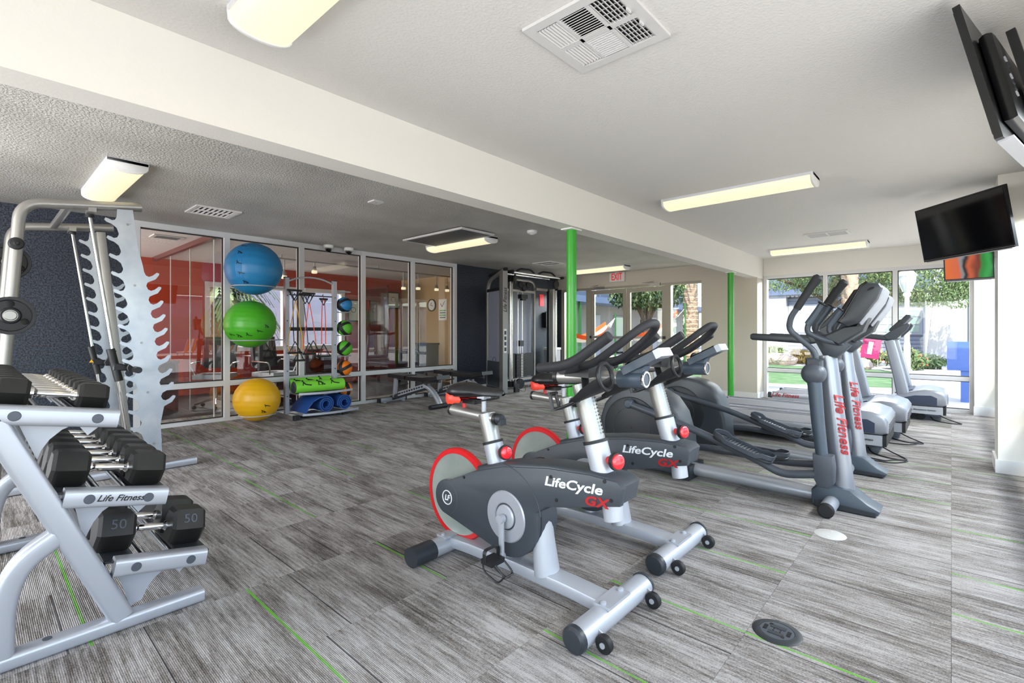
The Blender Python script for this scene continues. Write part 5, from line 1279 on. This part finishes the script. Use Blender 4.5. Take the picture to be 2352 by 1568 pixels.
for x in (-1.9, 0, 1.9): M().cyl((x, 0, .01), (x, 0, .07), .01, n=8).obj('hanger', 'brushed_steel', t)
for p, a in (((3.38, 8.35), 20), ((2.58, 8.62), -35)):
    t = thing('office_chair', 'office chair with chrome arms behind the glass, ' + ('below the green exercise ball' if p[0] > 3 else 'left of the first window bar'), 'chair', (*p, 0), R(a), 'office chairs')
    M().box((0, 0, .50), (.48, .48, .07), bev=.03, seg=2).obj('seat', 'tv_grey', t); M().box((0, .25, .86), (.46, .06, .50), rot=(R(-8), 0, 0), bev=.03, seg=2).obj('backrest', 'black_plastic', t)
    for s in (-1, 1): M().tube(fillet([(s * .22, -.15, .48), (s * .29, -.20, .70), (s * .29, .20, .72), (s * .22, .25, .62)], .06, 4), .013, 8).obj('armrest', 'chrome', t)
    M().cyl((0, 0, .14), (0, 0, .48), .03).obj('gas_lift', 'chrome', t)
    for k in range(5):
        q = 2 * pi * k / 5; M().sweep([(0, 0, .15), (.29 * cos(q), .29 * sin(q), .08)], circ(.018, 8)).obj('base_leg', 'chrome', t); M().ball((.29 * cos(q), .29 * sin(q), .032), .032, 10, 8).obj('caster', 'black_rubber', t)
for x0, x1, y0, y1, lab in ((3.30, 4.90, 8.95, 9.65, 'dark red wooden desk behind the glass with the grey chair'), (6.72, 7.50, 9.75, 10.45, 'dark red wooden cabinet in the far office corner'), (.2, 2.1, 8.6, 9.3, 'dark red desk in the partitioned office at left')):
    t = thing('desk', lab, 'desk', ((x0+x1)/2, (y0+y1)/2, 0)); a, c = (x1-x0)/2, (y1-y0)/2
    M().box((0, 0, .745), (2*a, 2*c, .035), bev=.006).obj('desk_top', 'maroon_wood', t)
    for s in (-1, 1): M().box((s * (a - .03), 0, .365), (.035, 2*c - .06, .725)).obj('side_panel', 'maroon_wood', t)
    M().box((0, c - .08, .42), (2*a - .1, .02, .6)).obj('modesty_panel', 'maroon_wood', t)
t = thing('pedestal', 'grey upright cabinet standing against the tan office wall', 'cabinet', (7.34, 9.38, 0))
M().box((0, 0, .45), (.34, .40, .88), bev=.006).obj('body', 'arm_grey', t); M().box((0, 0, .91), (.38, .50, .03), bev=.006).obj('top', 'shell_dark', t); M().box((-.172, 0, .7), (.006, .3, .2)).obj('drawer_front', 'shell_grey', t)
t = thing('wall_clock', 'round black rimmed clock on the tan office wall', 'clock', (7.545, 9.42, 1.84))
M().lathe([(0, 0), (.15, 0), (.15, .03), (.135, .035), (.125, .02), (0, .02)], (0, 0, 0), (-1, 0, 0), 36).obj('rim', 'black_plastic', t)
M().lathe([(0, .022), (.124, .022), (.124, .018), (0, .018)], (0, 0, 0), (-1, 0, 0), 36).obj('dial', 'paper_white', t)
M().box((-.025, .02, .03), (.003, .012, .09), rot=(R(30), 0, 0)).obj('hand', 'black_plastic', t); M().box((-.025, -.02, -.01), (.003, .01, .07), rot=(R(110), 0, 0)).obj('hand', 'black_plastic', t)
t = thing('wall_notice', 'white notice with a black tick and green lines on the tan office wall', 'sign', (7.545, 9.02, 1.72))
M().box((0, 0, 0), (.012, .30, .50), bev=.002).obj('sheet', 'paper_white', t)
M().sweep([(-.008, .07, .15), (-.008, .02, .07), (-.008, -.08, .20)], rrect(.004, .022, .001, 1), up=(1, 0, 0)).obj('tick', 'text_black', t)
for i in range(4): M().box((-.008, 0, -.02 - .055 * i), (.004, .22 - .02 * (i % 2), .025)).obj('printed_line', 'ball_green' if i % 2 == 0 else 'arm_grey', t)
for x0, x1, z0, z1, lab in ((7.12, 7.46, 1.80, 2.20, 'black framed print on the red office wall near the clock'), (6.02, 6.30, 1.45, 1.95, 'white framed print on the red office wall beside the window')):
    t = thing('framed_print', lab, 'picture', ((x0+x1)/2, 10.685, (z0+z1)/2)); a, c = (x1-x0)/2, (z1-z0)/2
    for cx, cz, sx, sz in ((0, c, 2*a + .03, .03), (0, -c, 2*a + .03, .03), (a, 0, .03, 2*c), (-a, 0, .03, 2*c)): M().box((cx, 0, cz), (sx, .03, sz), bev=.003).obj('frame', 'black_plastic', t)
    M().box((0, .005, 0), (2*a, .01, 2*c)).obj('print', 'paper_white', t); M().torus((0, -.002, .02), .06, .006, (0, 1, 0), 24, 6).obj('drawing', 'arm_grey', t)
# glass partitions inside the office
t = thing('glass_partition', 'frameless glass partition with dark top rail inside the left office', 'partition', (2.20, 9.0, 0))
M().box((0, 0, 2.49), (.06, 3.2, .07), bev=.004).obj('top_rail', 'maroon_wood', t)
for i in range(3):
    M().box((0, -1.07 + 1.07 * i, 1.23), (.010, 1.05, 2.42)).obj('pane', 'clear_glass', t, smooth=False)
    M().box((0, -1.6 + 1.07 * i, 1.23), (.012, .012, 2.42)).obj('edge_strip', 'vent_white', t)
t = thing('glass_partition', 'greenish frosted glass fin standing out from the red office wall', 'partition', (6.45, 10.18, 0))
M().box((0, 0, 1.12), (.014, .98, 2.2)).obj('pane', 'frosted_glass', t, smooth=False); M().box((0, 0, 2.24), (.05, 1.0, .05), bev=.004).obj('top_rail', 'maroon_wood', t)
t = thing('air_vent', 'small white air vent in the office ceiling at left', 'air vent', (1.85, 8.2, CZ))
M().box((0, 0, -.006), (.36, .30, .012), bev=.003).obj('frame', 'vent_white', t); M().box((0, 0, -.0125), (.28, .20, .002)).obj('backing', 'arm_grey', t)
for i in range(5): M().box((0, -.08 + .04 * i, -.015), (.28, .012, .004), rot=(R(30), 0, 0)).obj('slat', 'vent_white', t)

# ================================================================ OUTSIDE
mat('concrete', '#cfc8be', .85, mottle=(.9, .3, '#c9bfb2'), bump=(30, .2, .01), coords='Object')
mat('grass', '#54784a', .9, mottle=(3.5, .2, '#7c9a6c'), bump=(90, .8, .03))
mat('house_white', '#a6a6ac', .7); mat('house_blue', '#5f6c86', .7); mat('house_siding', '#868b9a', .7); mat('house_slate', '#5c6474', .7); mat('post_white', '#e2e2e4', .5); mat('lantern_pane', '#cfd2d0', .3)
mat('pane_dark', '#8aa39a', .15, spec=.8); mat('bark', '#5b4c40', .9, bump=(18, .6, .05)); mat('palm_bark', '#b59a83', .9, bump=(14, .8, .06), mottle=(9, .2, '#8d735e'))
mat('leaf_green', '#5f7545', .6); mat('leaf_dark', '#3f5733', .6); mat('leaf_pale', '#8f9a68', .6); mat('leaf_gold', '#c3a25a', .7); mat('flower_coral', '#e0694a', .6)
mat('boulder', '#cdb9ab', .9, bump=(6, .8, .08), mottle=(3, .25, '#b39c8c')); mat('sign_pink', '#b52a64', .6); mat('post_blue', '#3f5fa8', .5)
mat('door_green', '#2c8a30', .5); mat('stand_green', '#255c2a', .5); mat('wall_grey', '#8d8a86', .8); mat('hammock_white', '#efe3da', .8); mat('hammock_orange', '#f07c3c', .8); mat('rail_white', '#e6e9f2', .5); mat('lounger_orange', '#f39a34', .7)

struct(M().box((20, 4, -.20), (90, 80, .16)).obj('floor_outside', 'concrete'))
def lawn(name, poly, label):
    o = M().prism(poly, 'z', -.12, -.115).obj(name, 'grass'); o['kind'] = 'stuff'; tag(o, label, 'lawn'); return o
lawn('lawn', [(14.4, 1.0), (20.5, 1.2), (21.5, 6.0), (22, 13.0), (11.6, 13.0), (11.8, 4.6), (13.6, 3.6)], 'short green lawn outside the end windows and doors')

def leaves(cn, rad, n, size, seed, hollow=.55, mm=None):
    r = random.Random(seed); m = mm or M()
    for _ in range(n):
        while True:
            p = V((r.uniform(-1, 1), r.uniform(-1, 1), r.uniform(-1, 1)))
            if hollow < p.length < 1: break
        p = V((p.x * rad[0], p.y * rad[1], p.z * rad[2])) + V(cn)
        q = Euler((r.uniform(0, 6.3), r.uniform(0, 6.3), r.uniform(0, 6.3))).to_matrix(); s = size * r.uniform(.6, 1.4)
        m.quad(*[p + q @ V(v) for v in ((-s, 0, 0), (0, -s * .35, s * .1), (s, 0, 0), (0, s * .35, s * .1))])
    return m
def crown(t, blobs, m, size, name='crown'):
    mm = M()
    for i, (c, r, n) in enumerate(blobs): leaves(c, r, n, size, 11 * i + len(blobs), mm=mm)
    o = mm.obj(name, m, t, smooth=False); return o
# big spreading tree before the house
t = thing('tree', 'leafy spreading tree hanging over the lamp post outside the window wall', 'tree', (22.6, 3.3, -.12))
M().tube(spline([(0, .3, 0), (.1, .4, 1.4), (-.1, .2, 2.6), (.2, -.2, 4.0)], 5), .17, 12).obj('trunk', 'bark', t)
br = M()
for e in ((-.8, 2.3, 3.6), (.4, -1.8, 3.7), (-.5, -.5, 4.6), (.6, 1.0, 4.2)): br.tube(spline([(0, .1, 2.3), (e[0] * .5, e[1] * .5, e[2] * .86), e], 5), .07, 8)
br.obj('branch', 'bark', t)
crown(t, [((0, -2.7, 3.15), (1.1, 1.8, .95), 4200), ((-.3, -.2, 3.45), (1.1, 1.8, .8), 3400), ((.2, -4.0, 3.3), (1.0, 1.0, .9), 2000), ((-.6, -3.5, 2.55), (.6, .7, .5), 600), ((-.4, 1.8, 3.55), (.9, 1.7, .6), 1500)], 'leaf_green', .062)
crown(t, [((.1, -2.5, 3.1), (1.15, 1.7, .95), 2600), ((.0, .0, 3.4), (1.1, 1.8, .8), 2300), ((-.2, 1.9, 3.5), (.9, 1.6, .6), 900)], 'leaf_pale', .058, 'pale_leaves')
# palm trunks
def palm(loc, r, h, label, fr=True):
    t = thing('palm_tree', label, 'palm tree', loc)
    pts = []; sc = []
    m = M(); n = int(h / .16)
    prof = [(0, 0)]
    for i in range(n): prof += [(r * (1.05 - .15 * i / n), .16 * i), (r * (1.14 - .15 * i / n), .16 * i + .12)]
    prof.append((0, h)); m.lathe(prof, (0, 0, 0), (.01, .02, 1), 18); m.obj('trunk', 'palm_bark', t)
    f = M(); rr = random.Random(int(loc[0] * 7))
    for k in range(26):
        a = rr.uniform(0, 6.28); el = rr.uniform(-.5, 1.0); L = rr.uniform(1.3, 2.0) * (r / .25)
        P = [V((cos(a) * L * s, sin(a) * L * s, h + L * (el * s - .75 * s * s))) for s in (0, .25, .5, .75, 1)]
        side = V((-sin(a), cos(a), 0))
        for p, q in zip(P, P[1:]):
            for s in (-1, 1):
                for u in (.0, .33, .66):
                    b0 = p.lerp(q, u); f.quad(b0, b0 + side * s * .04, b0 + side * s * .42 * (r / .25) + V((0, 0, -.22)) + (q - p) * .8, b0 + side * s * .36 * (r / .25) + V((0, 0, -.24)) + (q - p) * .8)
    f.obj('fronds', 'leaf_dark', t, smooth=False)
    return t
palm((19.3, 2.42, -.114), .23, 6.5, 'tall palm trunk standing before the blue and white house')
palm((17.6, 7.05, -.114), .25, 6.5, 'tall palm trunk seen through the right side light of the exit doors')
# broad tree through the exit doors
t = thing('tree', 'broad leaved tree with forked trunk seen through the right exit door', 'tree', (14.7, 7.36, -.114))
tr = M(); tr.sweep([(0, 0, 0), (0, 0, .9), (.0, .0, 1.7)], circ(.19, 14), scale=[1.2, 1, 1.05])
for e in ((-.5, .45, 2.6), (.45, -.45, 2.6), (.1, .1, 2.9), (-.1, -.35, 2.8)): tr.tube(spline([(0, 0, 1.5), (e[0] * .4, e[1] * .4, 2.1), e], 4), .085, 8)
tr.obj('trunk', 'bark', t)
crown(t, [((0, 0, 2.85), (1.25, 1.25, .85), 3600), ((-.2, .5, 2.4), (.7, .7, .35), 500), ((.3, -.5, 2.4), (.6, .6, .3), 400)], 'leaf_dark', .08)
crown(t, [((0, 0, 2.85), (1.25, 1.25, .85), 1700), ((0, .1, 2.4), (.8, .8, .3), 300)], 'leaf_pale', .075, 'pale_leaves')

# house beyond the window wall
t = thing('house', 'white and blue house with slatted walls beyond the lawn', 'house', (27.5, 3.4, -.12))
def hb(name, m, x0, x1, y0, y1, z0, z1, par=t): return M().box(((x0+x1)/2 - 27.5, (y0+y1)/2 - 3.4, (z0+z1)/2 + .12), (x1-x0, y1-y0, z1-z0), bev=.01).obj(name, m, par)
hb('wall', 'house_siding', 27.5, 30, .9, 6.1, 0, 3.0); hb('stucco_wall', 'house_white', 27.1, 30, 6.1, 9.5, 0, 3.0); hb('upper_wall', 'house_blue', 27.2, 30, .6, 9.5, 3.0, 5.6)
m = M()
for i in range(17): m.box((-.02, 3.5 - 3.4, .18 + .17 * i), (.035, 5.2, .135), rot=(0, R(-6), 0))
o = m.obj('siding_boards', 'house_siding', t); o['kind'] = 'stuff'
m = M()
for i in range(46): m.lathe([(0, -.09), (.06, -.07), (.09, 0), (0, 0)], (-.33, .7 + .19 * i - 3.4, 3.10), (0, 0, 1), 8)
o = m.obj('scalloped_fringe', 'house_white', t); o['kind'] = 'stuff'
hb('eave', 'house_blue', 27.0, 27.5, .6, 9.5, 3.0, 3.16); hb('roof', 'house_slate', 26.8, 30.2, .4, 9.8, 5.6, 5.8)
for (y0, y1, z0, z1) in ((4.3, 5.95, 1.25, 2.45), (1.0, 3.2, 1.15, 2.15)):
    w = hb('window', 'house_white', 27.38, 27.5, y0 - .08, y1 + .08, z0 - .08, z1 + .08)
    for r_ in range(3):
        for c_ in range(2):
            a, b_ = y0 + (y1 - y0) * c_ / 2 + .03, y0 + (y1 - y0) * (c_ + 1) / 2 - .03
            p, q = z0 + (z1 - z0) * r_ / 3 + .03, z0 + (z1 - z0) * (r_ + 1) / 3 - .03
            M().box((27.375 - 27.5, (a + b_) / 2 - 3.4, (p + q) / 2 + .12), (.02, b_ - a, q - p)).obj('pane', 'pane_dark', w)
t = thing('garden_wall', 'tall white tapered stucco wall right of the house', 'wall', (25.2, .4, -.12))
M().prism([(.36, 0), (-.46, 0), (-.46, 3.6), (.05, 3.6)], 'x', -.15, 1.2, bev=.02).obj('body', 'house_white', t); M().box((.5, -.2, 3.62), (1.5, .65, .08)).obj('coping', 'house_white', t)
t = thing('house', 'pale blue house end at the right edge of the window wall view', 'house', (29.5, -1.2, -.12))
M().box((0, 0, 1.9), (3, 1.3, 3.8), bev=.02).obj('wall', 'house_blue', t); M().box((0, 0, 3.88), (3.2, 1.5, .16)).obj('roof', 'house_slate', t)
# lamp post
t = thing('street_lamp', 'white lamp post with lantern head outside the window wall', 'lamp post', (19.0, 1.0, -.114))
M().lathe([(0, 0), (.16, 0), (.16, .1), (.09, .2), (.085, .9), (.07, 1.0), (.06, 2.35), (.10, 2.40), (.10, 2.46), (.07, 2.5), (0, 2.5)], (0, 0, 0), (0, 0, 1), 20).obj('post', 'post_white', t)
M().lathe([(.07, 2.5), (.12, 2.55), (.215, 2.82), (.225, 3.0), (0, 3.0)], (0, 0, 0), (0, 0, 1), 16).obj('lantern_glass', 'lantern_pane', t)
M().lathe([(0, 3.36), (.03, 3.33), (.03, 3.27), (.09, 3.22), (.20, 3.08), (.25, 3.02), (.25, 2.99), (0, 2.99)], (0, 0, 0), (0, 0, 1), 16).obj('lantern_cap', 'post_white', t)
for k in range(6):
    a = pi * k / 3; M().tube([(.11 * cos(a), .11 * sin(a), 2.52), (.222 * cos(a), .222 * sin(a), 2.82), (.232 * cos(a), .232 * sin(a), 3.0)], .014, 6).obj('lantern_rib', 'post_white', t)
# shrubs, boulders, sign, pillar box
def shrub(loc, r, m, label, n=700, fl=None):
    t = thing('shrub', label, 'shrub', loc); s = M()
    for k in range(5): s.tube([(0, 0, 0), (r * .5 * cos(k * 1.3), r * .5 * sin(k * 1.3), r * .8)], .015, 5)
    s.obj('stem', 'bark', t); leaves((0, 0, r * .55), (r, r, r * .6), n, .09 * r + .04, int(loc[0] * 10 + loc[1] * 3), .2).obj('foliage', m, t, smooth=False)
    if fl: leaves((0, 0, r * .6), (r, r, r * .62), 160, .05, 3, .75).obj('flowers', fl, t, smooth=False)
shrub((21.6, 1.15, -.12), .62, 'leaf_green', 'flowering shrub with coral blooms beside the lamp post', 900, 'flower_coral')
shrub((22.6, .55, -.12), .45, 'leaf_dark', 'low dark green shrub at the foot of the white wall')
shrub((23.0, 2.55, -.12), .75, 'leaf_pale', 'flowering shrub behind the pink yard sign', 900, 'flower_coral')
shrub((22.9, 4.62, -.12), .5, 'leaf_gold', 'golden dry shrub beside the pale boulders')
shrub((23.4, 5.75, -.12), .6, 'leaf_pale', 'pale grassy shrub left of the golden one, beyond the lawn')
shrub((27.1, -.62, -.12), .58, 'leaf_green', 'green shrub behind the blue pillar at the right window edge')
def rock(loc, s, label, seed):
    t = thing('boulder', label, 'boulder', loc); m = M(); m.ball((0, 0, s[2] * .6), s, 18, 12); r = random.Random(seed)
    for v in m.b.verts: v.co *= 1 + r.uniform(-.07, .07)
    m.obj('stone', 'boulder', t)
rock((21.75, 5.1, -.112), (.45, .62, .28), 'pale flat boulder at the lawn edge, left of the golden shrub', 4); rock((21.4, 3.2, -.112), (.4, .45, .3), 'pale round boulder at the lawn edge left of the pink sign', 6); rock((20.95, 2.35, -.112), (.34, .34, .24), 'small pale boulder in front of the pink sign, nearest the lamp post', 8)
t = thing('yard_sign', 'pink sign leaning among the shrubs outside', 'sign', (21.9, 2.17, -.12))
M().box((0, 0, .72), (.03, .55, .75), rot=(R(9), 0, 0), bev=.005).obj('board', 'sign_pink', t); M().box((-.018, .02, .72), (.01, .14, .45), rot=(R(9), 0, 0)).obj('print', 'hammock_white', t)
for s in (-1, 1): M().cyl((0, s * .2, 0), (0, s * .2, .4), .012, n=8).obj('stake', 'rail_white', t)
t = thing('pillar_box', 'blue square pillar box outside at the right window edge', 'post', (12.45, -.09, -.12))
M().box((0, -.10, .45), (.14, .12, .9), bev=.01).obj('post', 'post_blue', t); M().box((0, -.02, .86), (.22, .34, .54), bev=.015).obj('box', 'post_blue', t)
# building beyond the exit doors
t = thing('apartment_building', 'grey two storey building with blue balcony beyond the exit doors', 'building', (23, 14.5, -.12))
def ab(name, m, x0, x1, y0, y1, z0, z1): return M().box(((x0+x1)/2 - 23, (y0+y1)/2 - 14.5, (z0+z1)/2 + .12), (x1-x0, y1-y0, z1-z0), bev=.01).obj(name, m, t)
ab('wall', 'wall_grey', 12, 38, 14.6, 17, 0, 2.65); ab('balcony_slab', 'house_blue', 12, 38, 13.0, 14.8, 2.62, 2.92); ab('upper_wall', 'house_siding', 12, 38, 14.7, 17, 2.92, 5.6); ab('roof', 'house_slate', 11.8, 38.2, 12.6, 17.2, 5.6, 5.8)
for i in range(20): ab('batten', 'house_white', 14 + 1.2 * i, 14.12 + 1.2 * i, 14.66, 14.7, 2.92, 5.6)
for z in (3.35, 3.75): ab('hand_rail', 'rail_white', 12, 38, 13.02, 13.07, z, z + .05)
for i in range(14): ab('rail_post', 'rail_white', 13 + 1.9 * i, 13.06 + 1.9 * i, 13.02, 13.08, 2.92, 3.8)
for x in (16.0, 22.5, 29.5):
    d = ab('door', 'door_green', x, x + .86, 14.55, 14.6, 0, 2.05); M().box((x + .43 - 23, .04, 1.1), (1.06, .04, 2.25)).obj('door_frame', 'house_white', d); M().ball((x + .75 - 23, .02, 1.1), .04, 8, 6).obj('door_knob', 'brushed_steel', d)
for x in (18.6, 25.0, 32.0): w = ab('window', 'house_white', x, x + 1.6, 14.55, 14.6, .8, 2.1); M().box((x + .8 - 23, .035, 1.57), (1.45, .04, 1.15)).obj('pane', 'pane_dark', w)
for x in (14.5, 19.3, 24.2, 29.0): ab('balcony_post', 'stand_green', x, x + .12, 13.05, 13.17, 0, 2.62)
# hammocks on the lawn
def hammock(A, B, sag, wid, label):
    t = thing('hammock', label, 'hammock', ((A[0] + B[0]) / 2, (A[1] + B[1]) / 2, -.114)); A, B = V(A), V(B); C0 = V(t.location)
    d = (B - A); d.z = 0; d.normalize(); s = V((-d.y, d.x, 0)); n, k = 16, 6
    for col, (ka, kb) in (('hammock_white', (1, 5)), ('hammock_orange', (0, 1)), ('hammock_orange', (5, 6))):
        m = M(); g = []
        for i in range(n + 1):
            u = .12 + .76 * i / n; c = A.lerp(B, u); c.z -= sag * 4 * u * (1 - u); w = wid * sin(pi * (i / n) * .94 + .09) ** .6
            g.append([m.b.verts.new(c + s * w * (-1 + 2 * j / k) + V((0, 0, .20 * (abs(-1 + 2 * j / k)) ** 2)) - C0) for j in range(ka, kb + 1)])
        for a, b_ in zip(g, g[1:]):
            for j in range(len(a) - 1): m.b.faces.new((a[j], a[j+1], b_[j+1], b_[j]))
        r = bmesh.ops.solidify(m.b, geom=m.b.faces[:], thickness=.012); m.obj('cloth', col, t)
    for P, u in ((A, .12), (B, .88)):
        c = A.lerp(B, u); c.z -= sag * 4 * u * (1 - u); r = M()
        for j in range(5): r.tube([P - C0, c + s * wid * .3 * (-1 + .5 * j) - C0], .006, 5)
        r.obj('rope', 'hammock_white', t)
        M().cyl((P.x - C0.x, P.y - C0.y, 0), (P.x - C0.x, P.y - C0.y, P.z + .114 + .15), .03, n=12).obj('stand_post', 'stand_green', t)
hammock((11.9, 9.2, 1.55), (14.0, 8.1, 1.65), .75, .55, 'orange and white hammock behind the left exit door')
hammock((12.7, 7.0, .95), (13.4, 5.55, 1.85), .30, .40, 'bright orange hammock slung steeply behind the right exit door')
# loungers and planting beyond the right wall windows, mirrored in the office glass
def lounger(x, y, label):
    t = thing('sun_lounger', label, 'sun lounger', (x, y, -.12), 0, 'orange loungers mirrored in the office glass')
    f = M()
    for s in (-1, 1): f.sweep([(s * .3, -.9, .32), (s * .3, .35, .32), (s * .3, .95, .95)], rrect(.04, .05, .01, 1))
    f.obj('frame', 'house_white', t)
    for s in (-1, 1):
        for y_ in (-.75, .3): M().cyl((s * .3, y_, 0), (s * .3, y_, .3), .022, n=8).obj('leg', 'house_white', t)
    for i in range(4):
        M().sweep([(-.21 + .14 * i, -.88, .345), (-.21 + .14 * i, .34, .345), (-.21 + .14 * i, .93, .97)], rrect(.085, .02, .004, 1)).obj('cushion_stripe', 'lounger_orange' if i % 2 == 0 else 'hammock_white', t)
for i in range(4): lounger(7.0 + .95 * i, -12.5, '%s orange striped lounger on the terrace mirrored in the office glass' % WORDS[i])
def block(loc, s, m, rm, label):
    t = thing('building', label, 'building', loc); M().box((0, 0, s[2] / 2), s, bev=.02).obj('wall', m, t); M().box((0, 0, s[2] + .08), (s[0] + .5, s[1] + .5, .16)).obj('roof', rm, t)
    for i in range(5): M().box((-s[0] / 2 + s[0] * (i + .5) / 5, s[1] / 2 + .01, s[2] * .45), (s[0] * .1, .04, s[2] * .4)).obj('window', 'pane_dark', t)
block((14, -24, -.12), (30, 5, 3.4), 'house_white', 'house_blue', 'long white building across the terrace behind the loungers')
block((4.5, 15.6, -.12), (11, 3, 3.6), 'house_siding', 'house_slate', 'pale slatted building close behind the office window')
palm((3.75, 12.3, -.12), .16, 2.4, 'small palm just outside the office window')
for i, (x, y) in enumerate(((3, -17), (12, -18.5), (19, -16.5), (26, -15))):
    t = thing('tree', ('bushy green tree on the terrace left of the loungers', 'bushy green tree right behind the loungers', 'bushy green tree at the far end of the terrace', 'bushy tree on the right beyond the pillar box')[i], 'tree', (x, y, -.12))
    M().tube([(0, 0, 0), (.1, 0, 2.0)], .15, 10).obj('trunk', 'bark', t); crown(t, [((0, 0, 2.9), (1.7, 1.7, 1.2), 900)], 'leaf_green', .17)
